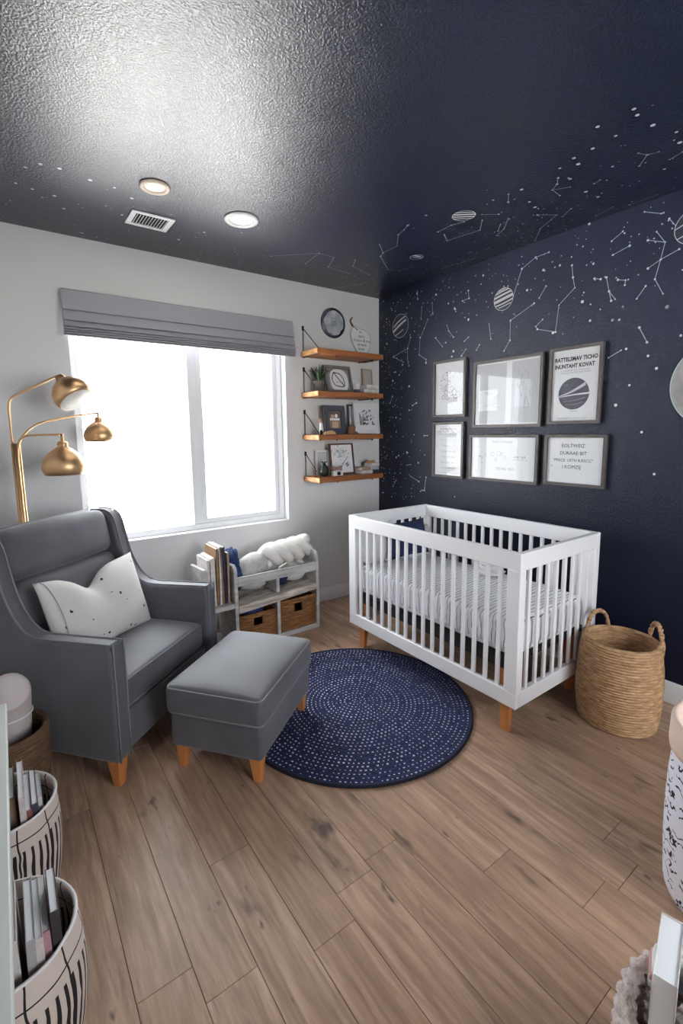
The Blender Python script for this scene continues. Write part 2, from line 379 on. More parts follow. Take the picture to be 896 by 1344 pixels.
WALL_LINES=[[[-1.66,2.65],[-1.569,2.645],[-1.471,2.601],[-1.412,2.438]],[[-1.651,2.447],[-1.606,2.383]],[[-1.571,2.358],[-1.397,2.282],[-1.398,2.15],[-1.353,2.084]],[[-1.816,2.528],[-1.826,2.455],[-1.841,2.391],[-1.744,2.31],[-1.729,2.149],[-1.603,2.188],[-1.59,2.208],[-1.637,2.243]],[[-2.026,2.403],[-2.045,2.322],[-2.06,2.266]],[[-2.045,2.322],[-2.082,2.27]],[[-1.957,2.415],[-1.993,2.402]],[[-2.09,2.374],[-2.131,2.361],[-2.129,2.336]],[[-2.1,2.629],[-2.043,2.596]],[[-2.141,2.541],[-2.053,2.518]],[[-2.237,2.304],[-2.196,2.247]],[[-2.205,2.694],[-2.287,2.656]],[[-2.327,2.617],[-2.371,2.555]],[[-2.272,2.571],[-2.316,2.505],[-2.301,2.423],[-2.28,2.329],[-2.324,2.244]],[[-2.316,2.505],[-2.232,2.541]],[[-2.242,2.394],[-2.301,2.423],[-2.383,2.45]],[[-2.22,2.089],[-2.264,2.003]],[[-1.027,2.567],[-1.035,2.511],[-0.974,2.505]],[[-1.221,2.291],[-1.24,2.184]],[[-1.038,2.229],[-0.999,2.205]],[[-1.017,2.144],[-0.976,2.101]],[[-1.141,2.158],[-1.114,2.123]],[[-0.494,2.688],[-0.499,2.626]],[[-0.824,2.356],[-0.843,2.308],[-0.893,2.253]],[[-0.706,2.278],[-0.781,2.199]],[[-0.663,2.56],[-0.672,2.473]],[[-0.548,2.552],[-0.541,2.457]],[[-0.618,2.438],[-0.579,2.374],[-0.534,2.308],[-0.523,2.169],[-0.603,2.122],[-0.604,2.095]],[[-0.419,2.327],[-0.382,2.242],[-0.383,2.15],[-0.4,2.094]],[[-0.382,2.242],[-0.201,2.193],[-0.331,2.133]],[[-0.191,1.845],[-0.159,1.786]],[[-0.448,1.751],[-0.496,1.771]],[[-0.433,1.132],[-0.535,1.094]],[[-0.62,1.137],[-0.601,1.022],[-0.573,1.02]],[[-0.593,1.492],[-0.631,1.492]],[[-0.243,1.294],[-0.279,1.312]],[[-0.386,1.229],[-0.432,1.237]],[[-0.202,1.022],[-0.244,1.084]],[[-2.065,1.946],[-2.132,1.979]]]
CEIL_STARS=[[-0.874,-2.373],[-0.751,-2.387],[-0.868,-2.504],[-0.819,-2.496],[-0.7,-2.505],[-0.74,-2.288],[-0.736,-2.204],[-0.709,-2.123],[-0.52,-2.271],[-0.296,-2.401],[-0.571,-2.543],[-0.476,-2.523],[-0.389,-2.083],[-0.281,-2.092],[-0.578,-2.101],[-0.672,-2.19],[-0.531,-1.855],[-0.451,-1.838],[-0.682,-1.907],[-0.708,-1.757],[-0.873,-1.431],[-0.866,-1.276],[-2.758,-0.549],[-2.69,-0.528],[-2.673,-0.805],[-2.6,-0.811],[-2.471,-0.78],[-2.363,-0.769],[-2.596,-0.512],[-2.542,-0.383],[-2.418,-0.087],[-2.269,-0.705],[-2.726,-0.736],[-2.272,-0.478],[-1.913,-0.316],[-1.819,-0.51]]
WALL_STARS=[[-2.126,2.22],[-2.349,2.174],[-2.072,2.156],[-2.111,2.151],[-2.159,1.983],[-2.274,1.929],[-2.32,1.857],[-2.189,1.778],[-2.122,1.67],[-2.27,1.513],[-2.349,1.281],[-2.422,2.013],[-1.713,2.147],[-2.074,2.157],[-1.946,2.501],[-1.627,2.552],[-1.158,2.641],[-0.733,2.749],[-1.738,2.549],[-1.945,2.178],[-1.892,2.298],[-2.348,2.172],[-2.126,2.219],[-1.908,2.734],[-1.034,2.358],[-0.905,2.459],[-1.516,2.454],[-0.492,2.671],[-0.704,2.613],[-0.835,2.517],[-0.898,2.467],[-0.532,2.309],[-0.604,2.095],[-0.406,1.919],[-0.195,1.985],[-0.231,2.058],[-0.278,2.029],[-0.408,1.713],[-0.24,1.654],[-0.385,1.343],[-0.245,1.29],[-0.115,2.32],[-0.526,1.257],[-0.88,2.108],[-0.895,2.147],[-0.814,2.224],[-0.32,2.111]]
random.seed(7)
H = 2.74; XL = -3.42; YB = -4.6
# ------------------------------------------------------------------ room shell
def floor_mesh():
    vs=[]; fs=[]; pid=[]
    w=.1533; x0=-2.607-w*6; gap=.0005
    joints={}
    known={-2.607:-2.33, -2.300:-2.395, -2.147:-2.294, -1.687:-2.536, -2.454:-1.94}
    i=0; x=x0
    while x<.02:
        L=1.22; off=random.uniform(0,L)
        for k,yv in known.items():
            if abs(x-k)<.03: off=yv
        y=off
        while y>YB-.1: y-=L
        while y<.05:
            a,b=x+gap,x+w-gap; c,d=y+gap,y+L-gap
            c=max(c,YB-.05); d=min(d,.02)
            if d>c:
                b0=len(vs); e=.0007
                vs+= [(a,c,-.002),(b,c,-.002),(b,d,-.002),(a,d,-.002),(a+e,c+e,0),(b-e,c+e,0),(b-e,d-e,0),(a+e,d-e,0)]
                fs+= [(b0+4,b0+5,b0+6,b0+7),(b0,b0+1,b0+5,b0+4),(b0+1,b0+2,b0+6,b0+5),(b0+2,b0+3,b0+7,b0+6),(b0+3,b0,b0+4,b0+7)]
                pid+= [random.random()]*5
            y+=L
        x+=w; i+=1
    b0=len(vs)
    vs+= [(XL-.1,YB-.1,-.004),(.1,YB-.1,-.004),(.1,.1,-.004),(XL-.1,.1,-.004),(XL-.1,YB-.1,-.08),(.1,YB-.1,-.08),(.1,.1,-.08),(XL-.1,.1,-.08)]
    fs+= [(b0,b0+1,b0+2,b0+3),(b0+7,b0+6,b0+5,b0+4),(b0,b0+4,b0+5,b0+1),(b0+1,b0+5,b0+6,b0+2),(b0+2,b0+6,b0+7,b0+3),(b0+3,b0+7,b0+4,b0)]; pid+=[0]*6
    me=bpy.data.meshes.new('floor'); me.from_pydata(vs,[],fs)
    at=me.attributes.new('plank','FLOAT','FACE'); at.data.foreach_set('value',pid)
    me.materials.append(FLOOR); me.materials.append(mat('dark_plank_joint',(84,66,54),.8))
    for k in range(6): me.polygons[len(fs)-1-k].material_index=1
    o=bpy.data.objects.new('floor',me); C.objects.link(o); return struct(o)
floor_mesh()

def ribbon(mb, pts, w, P, mi):
    """flat line of width w through 2D points; P maps (a,b) to 3D"""
    for (a,b) in zip(pts[:-1],pts[1:]):
        d=Vector((b[0]-a[0],b[1]-a[1])); L=d.length
        if L<1e-5: continue
        n=Vector((-d.y,d.x))/L*w/2
        mb.quad(P(a[0]-n.x,a[1]-n.y),P(b[0]-n.x,b[1]-n.y),P(b[0]+n.x,b[1]+n.y),P(a[0]+n.x,a[1]+n.y),mi)
def disc(mb, c, r, P, mi, n=8, sq=1):
    mb.add([P(c[0]+r*math.cos(2*PI*k/n),c[1]+r*sq*math.sin(2*PI*k/n)) for k in range(n)],[tuple(range(n))],mi)
def inside_frames(a,b):
    return -2.12<a<-.66 and 1.12<b<2.12
def stars(mb, P, lines, pts, rnd):
    for i,l in enumerate(lines):
        ribbon(mb,l,.0034,P,2)
        for k,p in enumerate(l):
            disc(mb,p,random.choice([.0045,.0055,.007]),P,1)
    for p in pts: disc(mb,p,random.choice([.007,.008,.0095]),P,1)
    for p in rnd: disc(mb,p,random.choice([.0024,.003,.0038,.005]),P,1 if random.random()<.5 else 2,6)
# ceiling
mb=MB(); mb.box(XL-.14,.14,YB-.14,.14,H,H+.1,0)
rnd=[]
while len(rnd)<300:
    a=random.uniform(-1.0,0); b=random.uniform(-2.75,-.02)
    if random.random()<math.exp(-((-a)/.42)**2)*(1 if b>-1.9 else .55): rnd.append((a,b))
while len(rnd)<420:
    a=random.uniform(-2.9,-.1); b=-abs(random.gauss(0,.33))-.03
    if b>-1: rnd.append((a,b))
stars(mb, lambda a,b:(a,b,H-.0015), CEIL_LINES, CEIL_STARS, rnd)
struct(mb.build('ceiling',[NAVY_C,DECAL,DECAL_DIM],weld=False))
# wall_right (navy, constellations)
mb=MB(); mb.box(0,.14,YB-.14,.14,-.08,H,0)
rnd=[]
while len(rnd)<400:
    a=random.uniform(-2.7,-.03); b=random.uniform(.9,2.71)
    top=math.exp(-((2.74-b)/.42)**2)*(.75 if a>-2.1 else .45); left=math.exp(-((-a)/.42)**2)*1.0
    if random.random()<max(top,left) and not inside_frames(a,b): rnd.append((a,b))
stars(mb, lambda a,b:(-.0015,a,b), WALL_LINES, WALL_STARS, rnd)
struct(mb.build('wall_right',[NAVY,DECAL,DECAL_DIM],weld=False))
# wall_back (window wall) with opening
WX0,WX1,WZ0,WZ1=-2.53,-1.0,.80,2.27
mb=MB()
mb.box(XL-.14,WX0,0,.16,-.08,H); mb.box(WX1,0,0,.16,-.08,H); mb.box(WX0,WX1,0,.16,-.08,WZ0); mb.box(WX0,WX1,0,.16,WZ1,H)
struct(mb.build('wall_back',W_WHITE))
mb=MB(); mb.box(XL-.14,XL,YB-.14,0,-.08,H); struct(mb.build('wall_left',W_WHITE))
# wall_front, behind the camera, with an unseen window added for fill light
mb=MB(); A0,A1,B0,B1=-2.1,-.3,.85,2.2
mb.box(XL,A0,YB-.14,YB,-.08,H); mb.box(A1,0,YB-.14,YB,-.08,H); mb.box(A0,A1,YB-.14,YB,-.08,B0); mb.box(A0,A1,YB-.14,YB,B1,H)
struct(mb.build('wall_front',W_WHITE))
def window(name,x0,x1,z0,z1,y,mull=None):
    w=struct(bpy.data.objects.new(name,None)); C.objects.link(w); w.location=((x0+x1)/2,y,z0)
    cx=(x0+x1)/2
    m=MB(); X0,X1,Z1=x0-cx,x1-cx,z1-z0; t=.045
    m.box(X0,X0+t,-.03,.03,0,Z1); m.box(X1-t,X1,-.03,.03,0,Z1); m.box(X0+t,X1-t,-.03,.03,0,t); m.box(X0+t,X1-t,-.03,.03,Z1-t,Z1)
    mm=(mull if mull is not None else cx)-cx
    m.box(mm-.035,mm+.035,-.028,.028,t,Z1-t)
    m.build('window_frame',VINYL,w,bevel=.004)
    m=MB(); a,b=mm+.035,X1-t; s=.034
    m.box(a,a+s,-.022,.006,t,Z1-t); m.box(b-s,b,-.022,.006,t,Z1-t); m.box(a+s,b-s,-.022,.006,t,t+s); m.box(a+s,b-s,-.022,.006,Z1-t-s,Z1-t)
    m.build('window_sash',VINYL,w,bevel=.003)
    m=MB(); m.box(X0+t,mm-.035,.0,.004,t,Z1-t); m.build('window_pane',GLASS,w)
    m=MB(); m.box(a+s,b-s,-.010,-.006,t+s,Z1-t-s); m.build('window_pane',GLASS,w)
    return w
window('window_1',WX0,WX1,WZ0,WZ1,.105,-1.745)
window('fill_window',A0,A1,B0,B1,YB-.09)  # added opening, lets in fill light from behind the camera
def board(name,pts,axis,rng):
    m=MB(); m.prism(pts,rng[0],rng[1],axis); return struct(m.build(name,TRIM,bevel=.003))
bh=.125
board('baseboard_back',[(-.0,0.001),(-.016,0.001),(-.016,bh-.012),(-.008,bh),(0,bh)],'x',(XL,-.016))
board('baseboard_right',[(0,0.001),(-.016,0.001),(-.016,bh-.012),(-.008,bh),(0,bh)],'y',(YB,0))
board('baseboard_left',[(XL,0.001),(XL+.016,0.001),(XL+.016,bh-.012),(XL+.008,bh),(XL,bh)],'y',(YB,-.016))

# ------------------------------------------------------------------ ceiling fittings
def downlight(loc,r,label):
    t=thing('recessed_light',label,'ceiling light',loc,0,None)
    m=MB(); m.lathe([(r*.62,-.001),(r*.98,-.001),(r,-.006),(r*.93,-.013),(r*.72,-.012),(r*.66,-.006),(r*.62,-.001)],40); m.build('trim_ring',TRIM if r>.08 else mat('pale_brass_ring',(216,200,184),.4),t)
    m=MB(); m.lathe([(0.0001,-.003),(r*.5,-.0035),(r*.655,-.0052)],32); m.build('lens',mat('lit_frosted_lens',(246,246,244),.4,emit=((255,250,240),.6)),t)
downlight((-2.205,-.895,H),.072,'small round recessed ceiling light with a brass-tinted ring, above the vent')
downlight((-1.707,-.80,H),.098,'larger round white recessed ceiling light right of the ceiling vent')
t=thing('ceiling_vent','white rectangular ceiling vent with dark slots in the navy ceiling','vent',(-2.127,-.49,H),0)
m=MB(); a,b=.115,.097
m.box(-a,a,-b,-b+.028,-.008,-.001); m.box(-a,a,b-.028,b,-.008,-.001); m.box(-a,-a+.028,-b+.028,b-.028,-.008,-.001); m.box(a-.028,a,-b+.028,b-.028,-.008,-.001)
m.build('vent_frame',TRIM,t,bevel=.002)
m=MB(); m.box(-a+.028,a-.028,-b+.028,b-.028,-.0025,-.001); m.build('duct_opening',mat('dark_duct',(40,38,38),.9),t)
m=MB()
for k in range(11):
    x=-a+.036+k*.0159; m.box(-.0011,.0011,-b+.028,b-.028,-.0055,.0035,M=T(x,0,-.0065)@R(35,'Y'))
m.build('louvre',TRIM,t)

# ------------------------------------------------------------------ roman shade
t=thing('roman_shade','grey linen roman shade drawn up in folds above the window','window shade',(-1.755,0,2.14))
hw=.80
m=MB(); m.prism([(-.0003,.272),(-.055,.272),(-.060,.268),(-.070,.19),(-.084,.148),(-.074,.145),(-.05,.16),(-.045,.0),(-.030,.0),(-.030,.20),(-.0003,.20)],-hw,hw,'x')
m.build('shade_panel',SHADECLOTH,t,bevel=.003)
for z0,z1,ya,yb in ((.082,.156,-.058,-.094),(.046,.090,-.064,-.102),(.030,.052,-.072,-.106),(.016,.036,-.074,-.106),(.004,.022,-.072,-.103),(-.008,.010,-.07,-.098)):
    m=MB(); m.prism([(-.045,z1),(ya,z1),((ya+yb)/2-.006,(z0+z1)/2),(yb,z0+.004),(yb+.003,z0),(yb+.012,z0),(-.050,z0+.010)],-hw-.001,hw+.001,'x'); m.build('shade_fold',SHADECLOTH,t,bevel=.0015)

# ------------------------------------------------------------------ rug
m=MB(); prof=[(0.0001,.010)]
k=1
while k*.0135<.636: prof.append((k*.0135, .0125 if k%2 else .0105)); k+=1
prof+=[(.644,.011),(.649,.006),(.647,.0005),(0.0001,.0005)]
m.lathe(prof,160); rug=m.build('round_rug',RUGM,loc=(-1.42,-1.45,0.0006)); tag(rug,'round navy braided rug with rings of white stitches on the wood floor','rug')
m=MB(); m.tube([(.644*math.cos(2*PI*k/120),.644*math.sin(2*PI*k/120),.0075) for k in range(120)],.0075,8,closed=True); m.build('rug_border',mat('dark_navy_binding',(14,17,36),.9),rug)

# ------------------------------------------------------------------ armchair
ch=thing('wingback_armchair','charcoal grey wingback armchair with piped edges and tapered wooden legs','armchair',(-2.306,-1.098,0),math.radians(40))
SIDE=[(0.0,.125),(-.002,.62),(.004,.648),(.02,.660),(.20,.655),(.36,.652),(.42,.662),(.465,.690),(.505,.740),(.545,.82),(.572,.92),(.592,1.01),(.612,1.055),(.64,1.078),(.68,1.088),(.76,1.088),(.80,1.08),(.83,1.05),(.845,.99),(.79,.30),(.785,.125)]
for s in (-1,1):
    m=MB(); m.prism(SIDE,s*.335,s*.43,'x'); p=m.build('side_panel',FABRIC,ch,bevel=.022,seg=4)
    q=MB()
    for uu in (.352,.416):
        path=smoothpath([(s*uu,a-.0005 if i<3 else a,b+.001) for i,(a,b) in enumerate(SIDE[:16])],3)
        path=[Vector((v.x, v.y-(.0015), v.z+.0005)) for v in path]
        q.tube(path,.0042,6)
    q.build('piping',PIPING,p)
m=MB(); m.prism([(.70,.125),(.785,.125),(.845,.99),(.83,1.05),(.80,1.085),(.76,1.095),(.735,1.085),(.72,1.0)],-.336,.336,'x'); bk=m.build('back_panel',FABRIC,ch,bevel=.015,seg=3)
m=MB(); m.cushion(.325,.075,.125,.05,n=12,wob=.006,seed=3,side=.018,puff=.006,M=T(0,.676,.972)@R(-11,'X')); p=m.build('back_cushion',FABRIC,ch)
q=MB(); q.tube([(-.31,.668,1.082),(-.28,.664,1.096),(.28,.664,1.096),(.31,.668,1.082)],.004,6); q.build('piping',PIPING,p)
m=MB(); m.cushion(.328,.075,.205,.05,n=12,wob=.006,seed=9,side=.02,puff=.004,M=T(0,.615,.645)@R(-11,'X')); m.build('back_cushion',FABRIC,ch)
m=MB(); m.cushion(.331,.285,.068,.022,n=16,puff=.022,M=T(0,.315,.382)); p=m.build('seat_cushion',FABRIC,ch)
q=MB()
for z in (.444,.320):
    hx,hy=.325,.279; r=.03; pts=[]
    for cx_,cy_,a0 in ((hx-r,hy-r,0),(-hx+r,hy-r,90),(-hx+r,-hy+r,180),(hx-r,-hy+r,270)):
        for k in range(5): an=math.radians(a0+22.5*k); pts.append((cx_+r*math.cos(an),.315+cy_+r*math.sin(an),z))
    q.tube(pts,.0042,6,closed=True)
q.build('piping',PIPING,p)
m=MB(); m.box(-.336,.336,.022,.74,.128,.31); m.build('seat_base',FABRIC,ch,bevel=.012,seg=3)
def leg_mesh(hx,hz,t0,t1,dx,dy):
    m=MB(); vs=[]
    for (z,t,ox,oy) in ((0,t0,dx,dy),(hz,t1,0,0)):
        for a,b in ((-1,-1),(1,-1),(1,1),(-1,1)): vs.append((a*t+ox,b*t+oy,z))
    m.add(vs,[(3,2,1,0),(4,5,6,7),(0,1,5,4),(1,2,6,5),(2,3,7,6),(3,0,4,7)]); return m
for sx,sy in ((-1,0),(1,0),(-1,1),(1,1)):
    m=leg_mesh(0,.13,.018,.031,sx*.004,-.004 if sy==0 else .01); m.build('leg',OAK,ch,loc=(sx*.385,.045 if sy==0 else .735,0),bevel=.004)

# pillow
def pillow_mesh(w,h,t,dent=0,dx=-.1,n=34,mi=0,wr=.008,seed=1):
    m=MB()
    for side in (1,-1):
        vs=[];fs=[]
        for i in range(n+1):
            for j in range(n+1):
                a=-1+2*i/n; b=-1+2*j/n
                th=t*(max(0,1-abs(a)**2.6)**.55)*(max(0,1-abs(b)**2.6)**.55)
                x=a*w*(1-.05*(1-abs(a)**2)*0-.06*(1-b*b)*abs(a)); z=b*h*(1-.10*(1-a*a)*abs(b))
                e=math.exp(-((a-dx)/.30)**2)
                z-=dent*e*max(0,(b+1)/2)**1.5
                th*=1-.25*e*max(0,b)*(1 if dent else 0)
                th+=wr*mnoise.noise(Vector((x*9+seed,z*9,side*2)))*(1-a*a)*(1-b*b)
                if dent: th-=.012*math.exp(-((a-dx-.12*(1-b)+.02)/.05)**2)*max(0,b)*(1-b*b*.5)
                vs.append((x,-side*th,z))
        for i in range(n):
            for j in range(n):
                q=(i*(n+1)+j,(i+1)*(n+1)+j,(i+1)*(n+1)+j+1,i*(n+1)+j+1)
                fs.append(q if side>0 else q[::-1])
        m.add(vs,fs,mi,True)
    return m
pl=thing('lumbar_pillow','white lumbar pillow with small black ink marks on the grey armchair','pillow',(0,0,0))
O=Vector((-2.306,-1.098,0)); Mc=T(*O)@R(40,'Z')
m=pillow_mesh(.325,.212,.085,.085,-.12); a=m.build('pillow_cover',CUSHM,pl)
pl.matrix_world=Mc@T(-.01,.415,.655)@R(-17,'X')@R(1.5,'Y')
p=MB(); pts=[]
for i in range(41):
    b=-1+2*i/40; pts.append((-.325*(1-.06*(1-b*b))+.03,-.052*max(0,1-b*b)**.5-.008,b*.212*.97))
p.tube(pts,.0022,5); p.build('seam',mat('grey_seam_thread',(150,150,158),.8),a)

# ------------------------------------------------------------------ ottoman
ot=thing('ottoman','charcoal grey rectangular ottoman with piped cushion top in front of the armchair','ottoman',(-2.033,-1.352,0),math.radians(38))
m=MB(); m.cushion(.305,.228,.088,.02,n=10,M=T(0,0,.203)); m.build('base',FABRIC,ot)
m=MB(); m.cushion(.318,.240,.064,.026,n=16,puff=.034,side=.004,M=T(0,0,.345)); p=m.build('cushion_top',FABRIC,ot)
q=MB()
for z in (.402,.288):
    hx,hy=.315,.237; r=.035; pts=[]
    for cx_,cy_,a0 in ((hx-r,hy-r,0),(-hx+r,hy-r,90),(-hx+r,-hy+r,180),(hx-r,-hy+r,270)):
        for k in range(5): an=math.radians(a0+22.5*k); pts.append((cx_+r*math.cos(an),cy_+r*math.sin(an),z))
    q.tube(pts,.0040,6,closed=True)
q.build('piping',PIPING,p)
for sx in (-1,1):
    for sy in (-1,1):
        m=leg_mesh(0,.118,.017,.029,sx*.006,sy*.006); m.build('leg',OAK,ot,loc=(sx*.262,sy*.185,0.013 if (sx>0) else 0),bevel=.004)
        
# ------------------------------------------------------------------ floor lamp
lp=thing('floor_lamp','three-arm brushed brass floor lamp standing behind the grey armchair','floor lamp',(-2.86,-.26,0))
m=MB(); m.lathe([(0.0001,0),(.14,0),(.145,.006),(.14,.018),(.05,.024),(.02,.03)],48); m.build('base',BRASS,lp)
m=MB()
for dx,dy in ((-.012,0),(.012,.002),(0,-.013)): m.tube([(dx,dy,.02),(dx,dy,1.49)],.0115,12)
m.build('pole',BRASS,lp)
def shade(arm,loc,tilt,r,rz=0):
    Mx=T(*loc)@R(rz,'Z')@R(tilt,'Y')
    m=MB(); prof=[(.010,.012),(.022,.008),(.026,-.006),(.024,-.016),(.045,-.030),(.075,-.055),(.096,-.088),(.103,-.115),(.100,-.140),(.090,-.160)]
    k=r/.1; prof=[(a*k,b*k) for a,b in prof]
    m.lathe(prof+[(prof[-1][0]-.002,prof[-1][1]),(prof[-2][0]-.003,prof[-2][1])],40,M=Mx); s=m.build('lamp_shade',BRASS,arm)
    m=MB(); m.lathe([(max(.0001,a-.003),b-.002) for a,b in prof[4:]],40,M=Mx); m.build('shade_lining',IVORY,s)
    m=MB(); m.tube([Mx@Vector((0,-.030*k,-.004)),Mx@Vector((0,-.052*k,-.004))],.003,8); m.build('switch_knob',BRASS,s)
m=MB(); m.tube(smoothpath([(-.012,0,1.48),(-.014,-.005,1.62),(-.012,-.01,1.70),(.012,-.02,1.745),(.12,-.06,1.805),(.225,-.095,1.862)],5),.0062,10); a=m.build('arm',BRASS,lp); shade(a,(.232,-.10,1.850),-38,.100,-50)
m=MB(); m.tube(smoothpath([(.0,-.013,1.36),(.010,-.02,1.47),(.025,-.04,1.515),(.055,-.06,1.533),(.10,-.085,1.535),(.212,-.14,1.537)],5),.0062,10); m.tube([(.212,-.14,1.541),(.212,-.14,1.495)],.008,10); a=m.build('arm',BRASS,lp); shade(a,(.212,-.14,1.488),0,.108)
m=MB(); m.tube(smoothpath([(.012,.002,1.36),(.016,.01,1.48),(.05,.03,1.545),(.12,.055,1.60),(.25,.09,1.635),(.44,.115,1.668)],5),.0055,10); m.tube([(.44,.115,1.672),(.44,.115,1.635)],.007,10); a=m.build('arm',BRASS,lp); shade(a,(.44,.115,1.632),0,.088)

# ------------------------------------------------------------------ crib
cr=thing('baby_crib','white slatted baby crib with orange-brown wooden legs against the navy wall','crib',(-.63,-1.518,0))
X0,X1,Y0,Y1=-.37,.395,-.675,.675; ZB,ZT=.17,.957; RT=.088; RB=.082; PW=.072; TH=.03
def bar(x0,x1,y0,y1,z0,z1,name,bev=.004):
    m=MB(); cx_,cy_=(x0+x1)/2,(y0+y1)/2; m.box(x0-cx_,x1-cx_,y0-cy_,y1-cy_,0,z1-z0); return m.build(name,WHITE_LACQ,cr,loc=(cx_,cy_,z0),bevel=bev)
for x0,x1 in ((X0,X0+TH),(X1-TH,X1)):
    bar(x0,x1,Y0,Y1,ZT-RT,ZT,'top_rail'); bar(x0,x1,Y0,Y1,ZB,ZB+RB,'bottom_rail')
for y0,y1 in ((Y0,Y0+TH),(Y1-TH,Y1)):
    bar(X0+TH,X1-TH,y0,y1,ZT-RT,ZT,'top_rail'); bar(X0+TH,X1-TH,y0,y1,ZB,ZB+RB,'bottom_rail')
for sx in (-1,1):
    for sy in (-1,1):
        m=MB(); xo=X0 if sx<0 else X1; yo=Y0 if sy<0 else Y1
        xi=xo-sx*.05; yi=yo-sy*PW
        m.box(min(xo,xi),max(xo,xi),min(yo,yi),max(yo,yi),ZB+RB-.001,ZT-RT+.001); m.build('corner_post',WHITE_LACQ,cr,bevel=.004)
ns=16; span=(Y1-PW)-(Y0+PW)
for x in (X0+TH/2,X1-TH/2):
    for k in range(ns):
        y=Y0+PW+span*(k+.62)/(ns+.24); bar(x-.008,x+.008,y-.011,y+.011,ZB+RB-.002,ZT-RT+.002,'slat',.003)
ns=8; span=(X1-.05)-(X0+.05)
for y in (Y0+TH/2,Y1-TH/2):
    for k in range(ns):
        x=X0+.05+span*(k+.6)/(ns+.2); bar(x-.011,x+.011,y-.008,y+.008,ZB+RB-.002,ZT-RT+.002,'slat',.003)
for sx in (-1,1):
    for sy in (-1,1):
        m=MB(); vs=[]
        cx_,cy_=sx*.30,sy*.575
        for z,tx,ty,ox,oy in ((0,.014,.024,sx*.015,sy*.012),(.40,.02,.036,0,0)):
            for a,b in ((-1,-1),(1,-1),(1,1),(-1,1)): vs.append((a*tx+ox,b*ty+oy,z))
        m.add(vs,[(3,2,1,0),(4,5,6,7),(0,1,5,4),(1,2,6,5),(2,3,7,6),(3,0,4,7)]); m.build('leg',OAK,cr,loc=(cx_,cy_,0),bevel=.003)
m=MB(); m.box(X0+.034,X1-.034,Y0+.034,Y1-.034,.385,.405); m.build('mattress_support',DARKBOARD,cr,bevel=.003)
for a_,b_ in ((X0+.045,X0+.07),(X1-.07,X1-.045)):
    m=MB(); m.box(a_,b_,Y0+.1,Y1-.1,.33,.386); m.build('support_frame',DARKBOARD,cr,bevel=.003)
mt=thing('crib_mattress','crib mattress under a white fitted sheet with thin wavy grey stripes','mattress',(-.63,-1.518,.406))
m=MB(); m.cushion(.322,.625,.055,.02,n=8,M=T(0,0,.056)); m.build('mattress_core',SHEETWHITE,mt)
m=MB(); m.cushion(.331,.634,.085,.032,n=34,puff=.012,wob=.010,seed=4,M=T(0,0,.102)); m.build('fitted_sheet',SHEET,mt)
# soft things in the crib
p=pillow_mesh(.20,.135,.05,n=20,seed=4); o=p.build('navy_pillow',NAVYCLOTH,loc=(-.55,-.965,.745),rot=(math.radians(-14),0,0)); tag(o,'navy blue pillow propped at the far end of the crib','pillow')
m=MB()
for k in range(5):
    m.blob(.07,.036,.14,10,M=T(-.868+k*.052,-.905,.735+.012*math.sin(k*2.2)),wob=.25,seed=k,freq=2)
o=m.build('white_blanket',SHEETWHITE); tag(o,'white blanket bunched upright in the left end of the crib','blanket')
o=thing('plush_toy','small white plush toy sitting in the far back corner of the crib','soft toy',(-.335,-.935,.60))
m=MB(); m.blob(.05,.04,.075,12,M=T(0,0,.075),wob=.08,seed=2); b=m.build('body',SHEETWHITE,o)
m=MB(); m.blob(.042,.038,.045,12,M=T(0,0,.178)); hd=m.build('head',GREYCLOTH,o)
for s in (-1,1):
    m=MB(); m.blob(.014,.008,.030,8,M=T(s*.026,0,.225)@R(s*14,'Y')); m.build('ear',SHEETWHITE,hd)
m=MB()
for i in range(4):
    m.blob(.10-.012*i,.085,.020,12,M=T(.01*i,.01*i,.02+.026*i),wob=.30,seed=11+i,freq=2.2)
o=m.build('folded_blanket',SHEETWHITE,loc=(-.42,-1.60,.604)); tag(o,'rumpled white blanket lying by the back slats of the crib','blanket')
# ------------------------------------------------------------------ baskets
def coil_basket(name,label,cat,loc,r0,r1,r2,h,coils,material,handles=(),sx=1,sy=1,rotz=0,lean=0,thick=.012,group=None,hh=.07,amp=.0055,weave=0):
    t=thing(name,label,cat,loc,rotz,group)
    ch_=h/coils; prof=[(0.0001,.004),(r0-.02,.004)]
    def rad(z):
        q=z/h
        return (1-q)*(1-q)*r0+2*q*(1-q)*r1+q*q*r2
    for c in range(coils):
        for k in range(5):
            z=(c+k/5)*ch_; prof.append((rad(z)+amp*math.sin(PI*k/5), z+.003))
    prof.append((rad(h)+.001,h+.003)); prof.append((rad(h)-thick*.5,h+.006)); prof.append((rad(h)-thick,h))
    for c in range(coils-1,0,-1):
        for k in range(3,-1,-1):
            z=(c+k/4)*ch_; prof.append((rad(z)-thick-.003*math.sin(PI*k/4), max(.012,z)))
    prof.append((0.0001,.012))
    ph=random.random()*6
    m=MB(); m.lathe(prof,168 if weave else 72,sx=sx,sy=sy,wob=lambda a,z: (weave*math.sin(28*a+PI*int(z/ch_)) if z>.02 else 0)+.012*math.sin(2*a+ph)+.006*mnoise.noise(Vector((math.cos(a)*2,math.sin(a)*2,z*30+ph))))
    m.build('basket_body',material,t)
    for ang in handles:
        c,s=math.cos(ang),math.sin(ang); R_=rad(h)-thick*.3; m=MB()
        for w in range(2):
            pts=[]
            for k in range(25):
                q=k/24; off=(q-.5)*.15; up=math.sin(PI*q)**.6*hh-.05*(abs(2*q-1)**6)
                tw=.0055*math.sin(q*30+w*PI); tw2=.0055*math.cos(q*30+w*PI)
                pts.append(((R_+tw)*c*sx-s*off, (R_+tw)*s*sy+c*off, h+up+tw2))
            m.tube(pts,.0085,7)
        m.build('handle',material,t)
    return t
